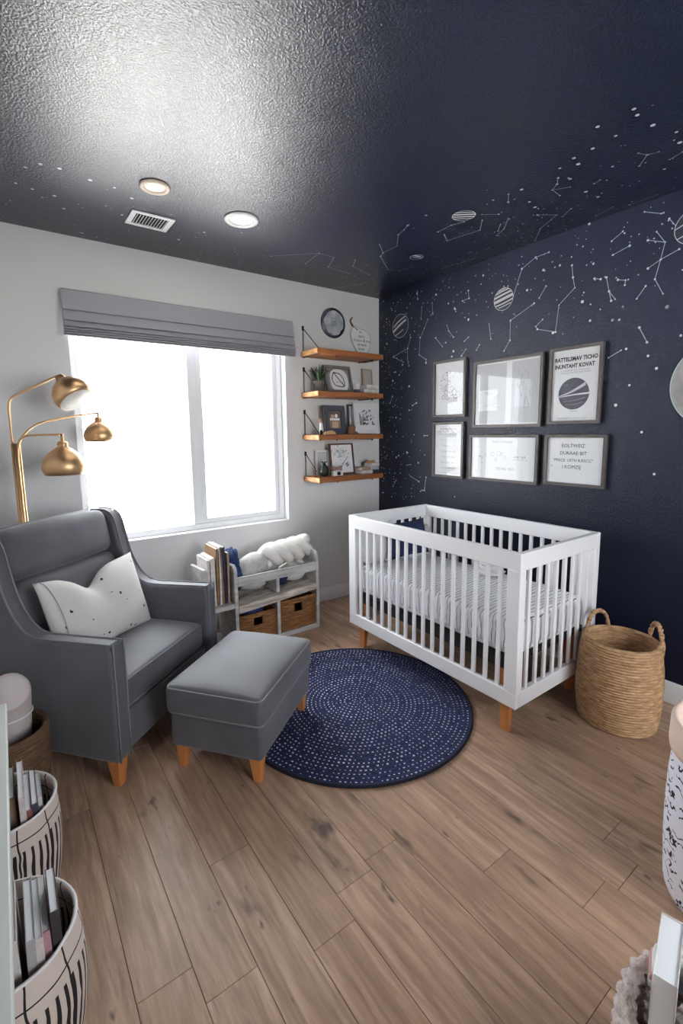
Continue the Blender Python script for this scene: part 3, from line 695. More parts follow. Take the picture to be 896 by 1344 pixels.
coil_basket('laundry_basket','tall round seagrass basket with two rope handles beside the crib','basket',(-.388,-2.397,0),.176,.210,.170,.445,32,SEAGRASS,amp=.0085,
            handles=(math.radians(66),math.radians(-46)),thick=.014,hh=.09)
coil_basket('storage_basket','brown wicker basket on the floor next to the armchair, holding a white bolster','basket',(-3.02,-1.18,0),.125,.155,.152,.34,26,WICKER_D)
# white bolster in it
t=thing('bolster_pillow','white bolster pillow with black marks sticking out of the brown basket','pillow',(-2.995,-1.17,.03))
m=MB(); m.tube(smoothpath([(0,.03,.0),(0,.03,.2),(.0,.02,.42),(-.01,-.03,.52),(-.03,-.08,.56)],5),[.055]+[.085]*14+[.08,.07,.05,.03,.02,.015],24)
path=smoothpath([(-.01,.035,.0),(-.01,.035,.18),(0,.025,.36),(.005,-.01,.46),(0,-.055,.50)],6)
m=MB(); N=len(path); m.tube(path,[.078*min(1,.55+i*.2)*(1 if i<N-5 else math.cos((i-(N-6))/5*PI/2*.92)) for i in range(N)],24)
m.build('cover',speckle('white_marked_cotton',(206,196,194),(30,30,34),11,.14),t)
m=MB(); m.tube([(.002+.0795*math.cos(a_),.027+.0795*math.sin(a_),.355) for a_ in [2*PI*k/40 for k in range(40)]],.0035,6,closed=True); m.build('seam',SHEETWHITE,t)

def fabric_bin(label,loc,rb,rm,rt,h):
    t=thing('fabric_bin',label,'storage bin',loc)
    def rad(z):
        q=z/h; return (1-q)*(1-q)*rb+2*q*(1-q)*rm+q*q*rt
    prof=[(0.0001,.002),(rb-.006,.002)]+[(rad(h*k/16),h*k/16+.002) for k in range(17)]+[(rt-.003,h+.006),(rt-.007,h)]+[(rad(h*k/16)-.008,h*k/16) for k in range(15,0,-1)]+[(0.0001,.012)]
    m=MB(); m.lathe(prof,64,wob=lambda a,z:.018*mnoise.noise(Vector((math.cos(a)*2.2,math.sin(a)*2.2,z*5+loc[1]))))
    m.build('bin_body',BINM,t)
    m=MB(); m.tube([(rt*math.cos(2*PI*k/60)*(1+.018*mnoise.noise(Vector((math.cos(2*PI*k/60)*2.2,math.sin(2*PI*k/60)*2.2,h*5+loc[1])))),rt*math.sin(2*PI*k/60)*(1+.018*mnoise.noise(Vector((math.cos(2*PI*k/60)*2.2,math.sin(2*PI*k/60)*2.2,h*5+loc[1])))),h+.003) for k in range(60)],.0045,6,closed=True)
    m.build('rim_binding',SHEETWHITE,t)
    return t
fabric_bin('striped canvas bin full of thin books, the farther of two beside the bench',(-3.025,-1.655,0),.135,.17,.150,.34)
fabric_bin('striped canvas bin of books nearest the camera, beneath the bench edge',(-3.025,-2.165,0),.14,.185,.152,.35)
bookcol={}
def colmat(rgb,r=.6):
    k=tuple(rgb)
    if k not in bookcol: bookcol[k]=mat('cover_%d'%len(bookcol),rgb,r,var=(tuple(int(c*.85) for c in rgb),25))
    return bookcol[k]
COLN={(226,220,216):'white',(176,150,128):'tan',(150,96,84):'rust',(70,74,92):'slate',(226,206,150):'cream',(60,58,64):'black',(196,150,160):'pink',(120,150,160):'blue-grey',(150,112,74):'brown',(30,40,74):'navy',(186,186,190):'grey'}
def book(name,label,w,h,t,rgb,M,group=None,parent=None):
    """upright book: thickness along x, depth along y, height z"""
    o=thing(name,label,'book',(0,0,0),0,group) 
    o.matrix_world=M
    m=MB(); m.box(-t/2,-t/2+.0022,-w/2,w/2,0,h); m.box(t/2-.0022,t/2,-w/2,w/2,0,h); m.box(-t/2,t/2,-w/2-.0015,-w/2+.0015,0,h); m.build('cover',colmat(rgb),o,bevel=.001)
    m=MB(); m.box(-t/2+.0024,t/2-.0024,-w/2+.002,w/2-.004,.003,h-.003); m.build('pages',PAPER,o)
    return o
# books in the far bin
cols=[(226,220,216),(60,58,64),(196,150,160),(226,220,216),(120,150,160),(176,150,128),(226,220,216),(150,96,84),(70,74,92),(226,220,216)]
poss=['against the bench side','second from the bench','third from the bench','fourth from the bench','fifth from the bench','fifth from the floor side','fourth from the floor side','third from the floor side','second from the floor side','outermost, at the floor side']
for i in range(10):
    x=-3.078+i*.0178; dy=math.sqrt(max(0,.13**2-(x+3.025)**2)); w=max(.09,min(.19,2*dy*.95))
    book('picture_book','%s book standing in the farther striped bin, %s'%(COLN[cols[i]],poss[i]),w,.30+.03*random.random()+(.12 if i<7 else .08)-.04,.0165+.003*random.random(),cols[i],T(x,-1.655,.02)@R(random.uniform(-3,5),'X')@R(random.uniform(-1.5,1.5),'Y'),group='books in the farther striped bin')
cols=[(226,220,216),(226,206,150),(176,150,128),(226,220,216),(226,220,216),(186,186,190),(226,220,216),(196,150,160),(60,58,64)]
poss=['against the bench side','second from the bench','third from the bench','fourth from the bench','in the middle','just right of the middle','third from the floor side','second from the floor side','outermost, at the floor side']
for i in range(9):
    x=-3.075+i*.0198; dy=math.sqrt(max(0,.13**2-(x+3.025)**2)); w=max(.09,min(.18,2*dy*.95))
    hgt=[.40,.40,.39,.385,.385,.38,.37,.36,.40][i]
    book('picture_book','%s book standing in the nearest striped bin, %s'%(COLN[cols[i]],poss[i]),w,hgt+.02,.018+.003*random.random(),cols[i],T(x,-2.185,.02)@R(random.uniform(-3,3),'X')@R(random.uniform(-1.5,1.5),'Y'),group='books in the nearest striped bin')

# white bench along the left wall
t=thing('bench','low white bench along the left edge of the room, over the striped bins','bench',(-3.20,-2.45,0))
m=MB(); m.box(-.21,.212,-.93,.93,.592,.62); m.build('bench_top',mat('pale_green_white_paint',(204,208,203),.5),t,bevel=.004)
for sx in (-1,1):
    for sy in (-1,1):
        m=MB(); m.box(-.02,.02,-.02,.02,0,.593); m.build('leg',WHITE_LACQ,t,loc=(-.185 if sx<0 else -.03,sy*.90,0),bevel=.003)
m=MB(); m.box(-.205,.0,-.88,.88,.53,.592); m.build('apron',WHITE_LACQ,t,bevel=.003)

# right foreground: tall fabric hamper with folded cuff
t=thing('laundry_hamper','tall white canvas hamper covered in black script, with a folded beige cuff','hamper',(-1.135,-3.09,0))
m=MB(); prof=[(0.0001,.002),(.185,.002),(.192,.02)]+[(.192+.012*math.sin(k/12*PI),.02+.53*k/12) for k in range(1,13)]+[(.186,.55)]+[(.184,.55-.53*k/6) for k in range(1,7)]+[(0.0001,.02)]
m.lathe(prof,56,wob=lambda a,z:.015*mnoise.noise(Vector((math.cos(a)*2,math.sin(a)*2,z*4)))); m.build('hamper_body',SCRIPTM,t)
m=MB(); m.lathe([(.199,.50),(.205,.502),(.208,.52),(.206,.595),(.199,.606),(.188,.602),(.183,.58),(.185,.50)],56,wob=lambda a,z:.006*mnoise.noise(Vector((math.cos(a)*2,math.sin(a)*2,z*4)))); m.build('cuff',mat('beige_cuff_canvas',(216,192,176),.8,bump=(200,.3,.002)),t)
coil_basket('woven_basket','whitewashed chunky woven basket holding books in the bottom right corner','basket',(-1.855,-3.245,0),.17,.20,.185,.295,17,WOVENWHITE,thick=.02,amp=.011,weave=.03)
def R_(a,b): return R(a,b)
ang=math.degrees(math.atan2(-3.131+3.096,-1.969+1.83))  # direction of the book's long top edge
book('board_book','thick white board book standing upright in the whitewashed basket','x' and .15,.44,.042,(226,220,216),T(-1.872,-3.135,.02)@R(ang-90,'Z')@R(-2,'X'),group=None)
book('magazine','black magazine tucked between the thick white book and the lettered one',.16,.41,.016,(60,58,64),T(-1.858,-3.185,.02)@R(ang-90,'Z')@R(2,'X'))
book('magazine','white magazine with small lettering at the back of the whitewashed basket',.18,.42,.02,(226,220,216),T(-1.845,-3.235,.02)@R(ang-90,'Z'))

o=thing('cloth_block','small white and pink cloth toy block at the rim of the whitewashed basket','toy',(-1.80,-3.115,.265))
m=MB(); m.cushion(.033,.033,.033,.008,n=4,M=T(0,0,.035)@R(20,'Z')@R(14,'X')); b=m.build('block_body',SHEETWHITE,o)
m=MB(); m.cushion(.0345,.0345,.009,.003,n=4,M=T(0,0,.035)@R(20,'Z')@R(14,'X')); m.build('ribbon',mat('dusty_pink_ribbon',(206,160,156),.7),b)
# ------------------------------------------------------------------ toy and book organiser under the window
og=thing('toy_organiser','weathered white wooden organiser under the window with books, bins and baskets','organiser',(-1.0,-.14,0),math.radians(0))
# local: x from -.93 to 0, y from -.31 (front) to 0 (back)
def ob(x0,x1,y0,y1,z0,z1,name,mt_=WEATHERED): 
    m=MB(); m.box(x0,x1,y0,y1,z0,z1); return m.build(name,mt_,og,bevel=.004)
def side(x,name='side_panel'):
    m=MB(); m.prism([(-.31,0),(-.31,.575),(-.295,.60),(-.27,.62),(0,.60),(0,0)],x,x+.026,'x'); return m.build(name,WEATHERED,og,bevel=.004)
side(-.026); side(-.70,'divider_panel'); side(-.902)
m=MB(); m.prism([(-.674,.268),(-.026,.318),(-.026,.366),(-.674,.322)],-.314,0,'y'); m.build('shelf',mat('worn_cream_wood',(214,206,196),.7,var=((150,140,130),22,(.3,1,2))),og,bevel=.004)
ob(-.876,-.70,-.31,0,.315,.35,'shelf')
ob(-.674,-.026,-.31,0,.0,.035,'bottom_panel'); ob(-.876,-.70,-.31,0,.0,.035,'bottom_panel')
ob(-.674,-.026,-.012,0,.035,.50,'back_panel')
ob(-.674,-.026,-.31,-.290,.465,.532,'front_rail')
ob(-.372,-.346,-.312,0,.035,.315,'divider'); ob(-.372,-.346,-.308,-.03,.362,.465,'divider')
WB=[]
def wbasket(x0,x1,label,h=.232):
    t=thing('wicker_drawer_basket',label,'basket',(-1.0+(x0+x1)/2,-.14-.155,.036))
    w=(x1-x0)/2-.006; d=.135; th=.012
    m=MB()
    # four walls of stacked wicker strands, front with a hand hole
    n=14
    for k in range(n):
        z=h*(k+.5)/n; rr=h/n*.56
        if not (8<=k<=11):
            loop=[(-w,-d,z),(w,-d,z),(w,d,z),(-w,d,z)]
            m.tube(loop,rr,6,closed=True)
        else:
            m.tube([(-.035,-d,z),(-w,-d,z),(-w,d,z),(w,d,z),(w,-d,z),(.035,-d,z)],rr,6)
    m.box(-w,w,-d,d,0,.008); m.build('basket_body',WICKER,t)
    m=MB(); m.tube([(-w,-d,h),(w,-d,h),(w,d,h),(-w,d,h)],.009,8,closed=True); m.build('rim',WICKER,t)
    return t
wbasket(-.67,-.376,'wicker basket in the left lower bay of the organiser, blue cloth on top',.195)
wbasket(-.342,-.03,'wicker basket in the right lower bay of the organiser')
m=MB(); m.blob(.11,.09,.06,14,wob=.35,seed=5,freq=2.4); o=m.build('folded_cloth',BLUECLOTH,loc=(-1.52,-.30,.235)); tag(o,'dark blue cloth lying in the left wicker basket of the organiser','cloth')
# things in the top bins
m=MB(); m.tube(smoothpath([(-.10,-.02,.46),(-.05,-.03,.53),(.05,-.01,.56),(.12,.0,.50)],6),[.05,.06,.07,.075,.08,.085,.088,.09,.09,.09,.09,.088,.086,.084,.08,.076,.07,.06,.05],20)
m.blob(.12,.10,.055,14,wob=.2,seed=8,M=T(0,-.0,.425))
o=m.build('rolled_blanket',GREYCLOTH,loc=(-1.49,-.27,0)); tag(o,'light grey knitted blanket rolled up in the left top bin of the organiser','blanket')
m=MB(); m.blob(.055,.11,.11,18,wob=.4,seed=3,M=T(0.01,0,.50),freq=3.2); m.blob(.048,.09,.10,18,wob=.4,seed=8,M=T(-.005,-.0,.60),freq=3.2); o=m.build('denim_throw',BLUECLOTH,loc=(-1.635,-.27,0)); tag(o,'blue and navy cloth stuffed between the books and the grey blanket','cloth')
# white braided bolster
m=MB()
for s in range(3):
    pts=[]
    for k in range(61):
        q=k/60; a=q*2*PI*1.25+s*2*PI/3
        pts.append((-.19+.36*q, .055*math.cos(a)-.01, .60+.055*math.sin(a*1.0)+.03*q))
    m.tube(pts,.042,14)
    m.blob(.043,.043,.043,8,M=T(*pts[0])); m.blob(.043,.043,.043,8,M=T(*pts[-1]))
m.blob(.12,.10,.07,12,wob=.15,seed=6,M=T(.05,.0,.44))
o=m.build('knotted_bolster',KNIT,loc=(-1.19,-.27,0)); tag(o,'white knitted bolster plaited into a thick braid on top of the organiser','pillow')
m=MB(); m.blob(.05,.10,.05,12,wob=.25,seed=16,M=T(0,0,.42)); o=m.build('navy_cloth',NAVYCLOTH,loc=(-1.275,-.30,0)); tag(o,'navy cloth seen through the slot under the braided bolster','cloth')
cols=[(226,220,216),(226,220,216),(226,220,216),(150,112,74),(226,220,216),(150,112,74),(30,40,74),(176,150,128)]
nm=['leftmost, by the armchair arm','second from the left','third from the left','fourth from the left','fourth from the right','third from the right','second from the right','rightmost, beside the blue cloth']
hs=[.33,.335,.34,.40,.41,.40,.405,.36]
for i in range(8):
    book('picture_book','%s book standing in the left end of the organiser, %s'%(COLN[cols[i]],nm[i]),.21,hs[i],.0155,cols[i],T(-1.860+i*.0195,-.30,.351)@R(random.uniform(-1.2,1.2),'Y'),group='books in the left end of the organiser')

# ------------------------------------------------------------------ wall shelves
SHZ=[2.150,1.818,1.468,1.118]; TS=.042
names=['topmost','second from top','third from top','lowest']
sh=[]
for i,z in enumerate(SHZ):
    t=thing('wall_shelf','%s of four wooden wall shelves right of the window'%names[i],'shelf',(-.51,0,z),0,'wooden wall shelves'); sh.append(t)
    m=MB(); m.box(-.34,.34,-.258,-.003,0,TS); b=m.build('shelf_board',SHELFWOOD,t,bevel=.004)
    m=MB(); m.box(-.3425,-.3395,-.252,-.008,.003,TS-.003); m.build('cut_end',SHELFEND,b)
    m=MB(); hz=.228
    m.box(-.325,-.309,-.010,-.001,hz-.012,hz+.022); m.tube([(-.317,-.006,hz),(-.317,-.006,-.004)],.0035,8); m.tube([(-.317,-.006,hz+.006),(-.317,-.232,TS+.002)],.0035,8)
    m.box(-.325,-.309,-.245,-.225,TS,TS+.004); m.box(-.325,-.309,-.245,-.003,-.005,0.0); m.build('bracket',BLACKMETAL,t)
    m=MB(); m.box(.26,.276,-.2,-.003,-.006,0); m.tube([(.268,-.19,-.001),(.268,-.19,-.016)],.006,8); m.tube([(-.13,-.21,-.001),(-.13,-.21,-.010)],.005,8); m.build('under_bracket',BLACKMETAL,t)

# ------------------------------------------------------------------ flat art helpers: local x right, z up, y=depth towards the wall
def P2(y): return lambda a,b:(a,y,b)
_tc={}
def text2d(mb,string,size,cx,cy,y,mi,bold=0,sx=1):
    key=(string,bold)
    if key not in _tc:
        cu=bpy.data.curves.new('lettering','FONT'); cu.body=string; cu.size=1; cu.align_x='CENTER'; cu.align_y='CENTER'; cu.offset=bold; cu.resolution_u=2
        ob_=bpy.data.objects.new('lettering',cu); C.objects.link(ob_)
        dg=bpy.context.evaluated_depsgraph_get(); me=ob_.evaluated_get(dg).to_mesh()
        _tc[key]=([tuple(v.co) for v in me.vertices],[tuple(p.vertices) for p in me.polygons])
        ob_.evaluated_get(dg).to_mesh_clear(); bpy.data.objects.remove(ob_); bpy.data.curves.remove(cu)
    vs,fs=_tc[key]
    mb.add([(cx+v[0]*size*sx,y,cy+v[1]*size) for v in vs],fs,mi)
def circle_pts(cx,cy,r,n=24,a0=0,a1=2*PI,sq=1):
    return [(cx+r*math.cos(a0+(a1-a0)*k/n),cy+r*sq*math.sin(a0+(a1-a0)*k/n)) for k in range(n+1)]
def framed(name,label,cat,w,h,bw,dp,fm,art,loc,rotz=0,tilt=0,mats=None,glass=True,group=None,matw=0,papermat=None):
    """w,h outer size; loc = centre of the lower back edge"""
    t=thing(name,label,cat,loc,rotz,group)
    t.rotation_euler=(math.radians(tilt),0,rotz)
    m=MB(); a=w/2
    y0,y1=-dp,-.0005
    m.prism([(-a,0),(a,0),(a-bw,bw),(-a+bw,bw)],y0,y1,'y'); m.prism([(-a,h),(-a+bw,h-bw),(a-bw,h-bw),(a,h)],y0,y1,'y')
    m.prism([(-a,0),(-a+bw,bw),(-a+bw,h-bw),(-a,h)],y0,y1,'y'); m.prism([(a,0),(a,h),(a-bw,h-bw),(a-bw,bw)],y0,y1,'y')
    m.build('picture_frame' if name!='picture_frame' else 'moulding',fm,t,weld=False)
    m=MB(); yy=-dp*.45; m.box(-a+bw,a-bw,yy,-.001,bw,h-bw,0)
    art(m,yy-.0007,a-bw,h/2,h/2-bw)
    m.build('print',mats or [papermat or PAPER,BLACKINK,GREYINK],t,weld=False)
    if glass:
        m=MB(); m.box(-a+bw,a-bw,-dp*.75,-dp*.75+.0015,bw,h-bw); m.build('glass_pane',GLASS,t)
    return t
LIGHTG=mat('pale_grey_print',(204,206,210),.7); MIDG=mat('slate_print',(92,94,108),.7); PALEB=mat('pale_blue_print',(218,223,230),.7)
AM=[PAPER,BLACKINK,GREYINK,LIGHTG,MIDG,PALEB]
rs=random.Random(3)
def art_molecule(m,y,a,cz,b):
    P=P2(y)
    pts=[(-.035,-.02),(-.062,-.055),(-.02,-.06),(.02,-.03),(.05,-.02),(.06,-.055),(.085,-.04),(-.005,.03),(-.045,.02),(.03,.01)]
    for i,(x,z) in enumerate(pts): ribbon(m,circle_pts(x,cz+z-.01,rs.choice([.018,.024,.014])),.0028,P,1 if i<6 else 2)
    for k in range(26):
        x=rs.uniform(-.09,.07); z=rs.uniform(-.05,.16)*(1-abs(x+.02)*6)
        disc(m,(x,cz+z),.0035,P,1 if k%3 else 2)
    for k in range(14):
        x=rs.uniform(-.07,.06);z=rs.uniform(0,.12); ribbon(m,[(x,cz+z),(x+rs.uniform(-.03,.03),cz+z-.035)],.002,P,2)
def art_abstract(m,y,a,cz,b):
    P=P2(y)
    for (x0,x1,z0,z1,mi) in ((-a+.012,a-.012,cz-b+.012,cz+b-.012,3),(-a+.03,-.07,cz-.12,cz+.03,0),(.0,.045,cz-b+.012,cz+b-.012,0),(.07,.2,cz-.1,cz+.08,5)):
        m.quad(P(x0,z0),P(x1,z0),P(x1,z1),P(x0,z1),mi); y-=.0003; P=P2(y)
    for k in range(30):
        x=rs.uniform(.08,.2); z=cz+rs.uniform(-.09,.16); ribbon(m,[(x,z),(x+rs.uniform(-.01,.01),z-.03)],.002,P,2)
    for k in range(16):
        x=rs.uniform(-.19,-.08); z=cz-.1+k*.008; ribbon(m,[(x,z),(x+.05,z)],.002,P,2)
def art_planet(m,y,a,cz,b):
    P=P2(y)
    text2d(m,'RATTELSMAV TICHO',.034,0,cz+b-.058,y,1,.035,.84)
    text2d(m,'INUNTAHT KOVAT',.034,-.008,cz+b-.100,y,1,.035,.84)
    text2d(m,'A COMPLETELY FULL COLLECTION',.0115,0,cz+b-.127,y,2); text2d(m,'OF WORLDS AND OF THEIR MOONS',.0115,0,cz+b-.141,y,2)
    c=(-.004,cz-.052); r=.097
    disc(m,c,r,P,4,48)
    def band(z0,z1,x0,x1,mi,yy,k=.0,th0=.004,th1=.02):
        n=14; up=[];dn=[]
        for i in range(n+1):
            q=i/n; x=x0+(x1-x0)*q; z=z0+(z1-z0)*q-k*math.sin(PI*q); th=th0+(th1-th0)*q
            up.append((x,z+th));dn.append((x,z))
        m.add([P2(yy)(*p) for p in dn+up[::-1]],[tuple(range(2*n+2))],mi)
    band(c[1]-.016,c[1]+.047,-.098,.070,3,y-.0004,.008,.006,.022); band(c[1]-.022,c[1]-.008,-.098,.098,0,y-.0008,-.004,.004,.012)
    ribbon(m,[(-.098,c[1]-.022),(0,c[1]-.011),(.098,c[1]-.008)],.003,P2(y-.001),4)
    band(c[1]-.048,c[1]-.03,-.07,.07,2,y-.0006,.006,.004,.006); band(c[1]-.068,c[1]-.055,-.05,.058,2,y-.0006,.006,.003,.005)
    text2d(m,'Tolunat',.018,.0,cz-.158,y,2); text2d(m,'THREE HUNDRED AND MORE TURNS A YEAR',.009,-.01,cz-b+.016,y,2)
def art_grid(m,y,a,cz,b):
    P=P2(y); z=cz+b-.035
    text2d(m,'ALPHABETICAL',.026,0,z,y,2)
    for r in range(7):
        text2d(m,''.join(rs.choice('ABCDEFGHIKLMNOPRSTU')+'  ' for _ in range(7)).strip(),.019,0,z-.045-r*.045,y,2)
    for z_ in (z+.02,z-.02,cz-b+.02): ribbon(m,[(-a+.02,z_),(a-.02,z_)],.0015,P,2)
    ribbon(m,circle_pts(-a+.045,z-.03,.014),.002,P,1)
def art_map(m,y,a,cz,b):
    P=P2(y); text2d(m,'ORBIT I OUR MAP',.022,.0,cz+b-.032,y,2); text2d(m,'DEFAID  BAIT',.026,.03,cz-.075,y,2)
    text2d(m,'- A N T A R',.02,.14,cz+.012,y,1); ribbon(m,[(.09,cz-.006),(.20,cz-.006)],.002,P,2)
    for x,z,r in ((-.08,.03,.016),(-.03,.035,.018),(.0,.03,.012),(-.17,.0,.006),(-.14,.02,.008),(.03,.01,.008),(-.05,-.01,.01),(-.17,-.035,.005)):
        ribbon(m,circle_pts(x,cz+z,r),.0018,P,2)
    ribbon(m,[(-.2,cz+.01),(-.18,cz+.01)],.004,P,1)
def art_quote(m,y,a,cz,b):
    for s,dz,x in (('EOLTWEIZ',.092,-.01),('DURAAE BIT',.045,-.008),('"PRECE  UITH B,RSCC"',.0,-.01),('I KOMZIJ',-.042,-.015)): text2d(m,s,.026 if len(s)>12 else .031,x,cz+dz,y,1)
    text2d(m,'=',.03,-a+.03,cz-.04,y,2)
def wallframe(y0,y1,z0,z1,label,art,name='framed_print'):
    k=(2.925-.02)/2.925; Cy,Cz=-3.425,1.538
    y0,y1=[Cy+(v-Cy)*k for v in (y0,y1)]; z0,z1=[Cz+(v-Cz)*k for v in (z0,z1)]
    framed(name,label,'framed picture',abs(y1-y0),z1-z0,.019,.024,FRAMEWOOD,art,(-.0015,(y0+y1)/2,z0),-PI/2,0,AM)
wallframe(-.688,-1.020,1.640,2.088,'small framed drawing of linked circles, top left of the six wall frames',art_molecule)
wallframe(-1.096,-1.655,1.553,2.036,'largest frame of the gallery, a pale grey picture in the top row',art_abstract)
wallframe(-1.700,-2.034,1.568,2.045,'framed planet poster with bold black lettering, top right of the gallery',art_planet)
wallframe(-.690,-1.012,1.152,1.600,'tall framed chart of small grey letters, bottom left of the gallery',art_grid)
wallframe(-1.072,-1.645,1.158,1.498,'wide framed print of faint star-map lines, bottom middle of the gallery',art_map)
wallframe(-1.692,-2.086,1.172,1.499,'framed print with four lines of dark capitals, bottom right of the gallery',art_quote)

# ------------------------------------------------------------------ planet decals
DISC_D=mat('charcoal_planet_vinyl',(38,41,54),.55); DISC_W=mat('white_planet_vinyl',(214,214,218),.6)
def planet(loc,plane,r,sq,bands,tilt,label,ring=False,base=DISC_D,cut=True):
    m=MB(); th=.0018
    vs=[];n=48
    m.prism([(r*math.cos(2*PI*k/n),r*sq*math.sin(2*PI*k/n)) for k in range(n)],-th,0,'y')
    y=-th-.0004; ca,sa=math.cos(tilt),math.sin(tilt)
    for (z0,z1,q0,q1,curve) in bands:   # band between heights (fractions of r), from fraction q0..q1 along its chord
        N=20; up=[];dn=[]
        for i in range(N+1):
            q=q0+(q1-q0)*i/N
            zc0=z0+curve*(1-(2*q-1)**2); zc1=z1+curve*(1-(2*q-1)**2)
            def pt(zf):
                zf=max(-.97,min(.97,zf)); hx_=math.sqrt(1-zf*zf); x=(2*q-1)*hx_
                return (x*r,zf*r)
            up.append(pt(zc1)); dn.append(pt(zc0))
        f=lambda p:(p[0]*ca-p[1]*sa, y, (p[0]*sa+p[1]*ca)*sq)
        vs=[f(p) for p in dn]+[f(p) for p in up]
        m.add(vs,[(i,i+1,N+1+i+1,N+1+i) for i in range(N)],1)
    ribbon(m,[(x,z) for x,z in circle_pts(0,0,r*.985,48,sq=sq)],.0035,P2(y-.0002),1)
    if ring: ribbon(m,[(x*ca-z*sa,x*sa+z*ca) for x,z in circle_pts(0,0,r*1.35,40,sq=.22)],.005,P2(y-.0004),1)
    o=m.build('planet_decal',[base,DISC_W],weld=False)
    o.location=loc; o.rotation_euler=(0,0,-PI/2) if plane=='wall' else (math.radians(90),0,math.radians(-20))
    tag(o,label,'wall decal'); return o
planet((-.0012,-1.336,2.437),'wall',.078,.97,[(.62,.74,0,1,.05),(.30,.48,0,1,.03),(-.10,.16,0,1,.0),(-.38,-.26,0,1,-.05),(-.62,-.55,.1,.9,-.04),(.84,.92,.0,1,.0)],math.radians(12),'bright white-banded planet decal on the navy wall above the framed pictures')
planet((-.0012,-.292,2.445),'wall',.102,.98,[(.30,.42,.1,.95,.1),(-.05,.14,0,.9,.06),(-.40,-.33,0,.6,-.1)],math.radians(26),'dark planet decal with faint stripes on the navy wall near the shelves')
planet((-.697,-1.553,H-.0012),'ceiling',.064,1.0,[(.5,.62,0,1,.05),(.1,.3,0,1,0),(-.3,-.15,0,1,0),(-.65,-.55,0,1,0)],math.radians(20),'striped planet decal on the navy ceiling above the largest wall frame')
planet((-.462,-.945,H-.0012),'ceiling',.045,1.0,[(.3,.45,0,.8,.05),(-.2,-.1,.2,1,0)],math.radians(-10),'faint small planet decal on the ceiling nearest the room corner')
planet((-.0012,-2.44,2.545),'wall',.085,1.0,[(.3,.36,0,1,.05),(-.3,-.24,0,1,0)],.3,'outlined planet decal high at the right edge of the navy wall')
MOONM=mat('grey_moon_vinyl',(168,166,165),.7,var=((120,119,120),7),bump=(30,.1,.002))
m=MB(); n=72; m.prism([(.228*math.cos(2*PI*k/n),.228*math.sin(2*PI*k/n)) for k in range(n)],-.002,0,'y')
o=m.build('moon_decal',MOONM,loc=(-.0012,-2.62,1.755),rot=(0,0,-PI/2),weld=False); tag(o,'large grey cratered moon decal at the right edge of the navy wall','wall decal')
q=MB(); ribbon(q,circle_pts(0,0,.2265,72),.005,P2(-.0024),0); q.build('pale_rim',mat('pale_mint_rim',(176,200,192),.7),o,weld=False)

# ------------------------------------------------------------------ things on the shelves
t=thing('round_plaque','round moon plaque with a dark rim on the wall above the top shelf','wall plaque',(-.522,-.001,2.46))
m=MB(); m.lathe([(0.0001,0),(.122,0),(.126,.006),(.122,.014),(.0001,.014)],56,M=R(90,'X')@Matrix.Identity(4)); m.build('disc',mat('dark_resin',(26,31,44),.4,var=((60,70,90),12)),t)
m=MB(); vs=[]
for k in range(48):
    a_=2*PI*k/48; rr_=.100*(1+.13*mnoise.noise(Vector((math.cos(a_)*2.6,math.sin(a_)*2.6,.4)))); vs.append((rr_*math.cos(a_),rr_*math.sin(a_)))
m.prism(vs,-.0165,-.0145,'y')
for k in range(7):
    z=-.03+k*.012; ribbon(m,[(-.035+rs.uniform(0,.01),z),(-.01,z+rs.uniform(-.01,.01)),(.03,z+.006)],.003,P2(-.0172),1)
m.build('moon_face',[mat('mottled_white_resin',(200,203,208),.5,var=((140,146,156),16)),MIDG],t,weld=False)
# leaf-shaped plaque
t=thing('leaf_plaque','white leaf-shaped plaque with black script standing on the top shelf','wall plaque',(-.225,-.006,SHZ[0]+TS+.003))
out=[(.015,.0),(.075,.05),(.110,.12),(.112,.18),(.085,.222),(.04,.246),(.0,.250),(-.05,.262),(-.085,.262),(-.112,.235),(-.118,.18),(-.10,.12),(-.06,.06),(-.02,.015)]
m=MB(); m.prism([(p.x,p.y) for p in smoothpath([(a,b,0) for a,b in out]+[(out[0][0],out[0][1],0)],4)[:-1]],-.014,-.002,'y'); m.build('leaf_body',[PAPER],t,weld=False)
m=MB()
for k in range(5):
    z=.075+k*.036; text2d(m,['love','dream','moon & me','stars','hi'][k],.044-.002*k,.0+.01*math.sin(k),z,-.0146,0,0)
ribbon(m,[(p.x,p.y) for p in smoothpath([(a*.95,b*.96+.005,0) for a,b in out]+[(out[0][0]*.95,out[0][1]+.005,0)],3)],.003,P2(-.0146),0)
m.build('lettering',BLACKINK,t,weld=False)
m=MB(); m.tube(smoothpath([(-.085,-.008,.255),(-.115,-.008,.30),(-.095,-.008,.335)],4),.007,8); m.tube(smoothpath([(-.115,-.010,.30),(-.07,-.012,.25),(-.04,-.014,.235)],4),.004,6); m.build('stem',mat('brown_twig',(96,78,66),.8),t)

def shz(i): return SHZ[i]+TS+.0008
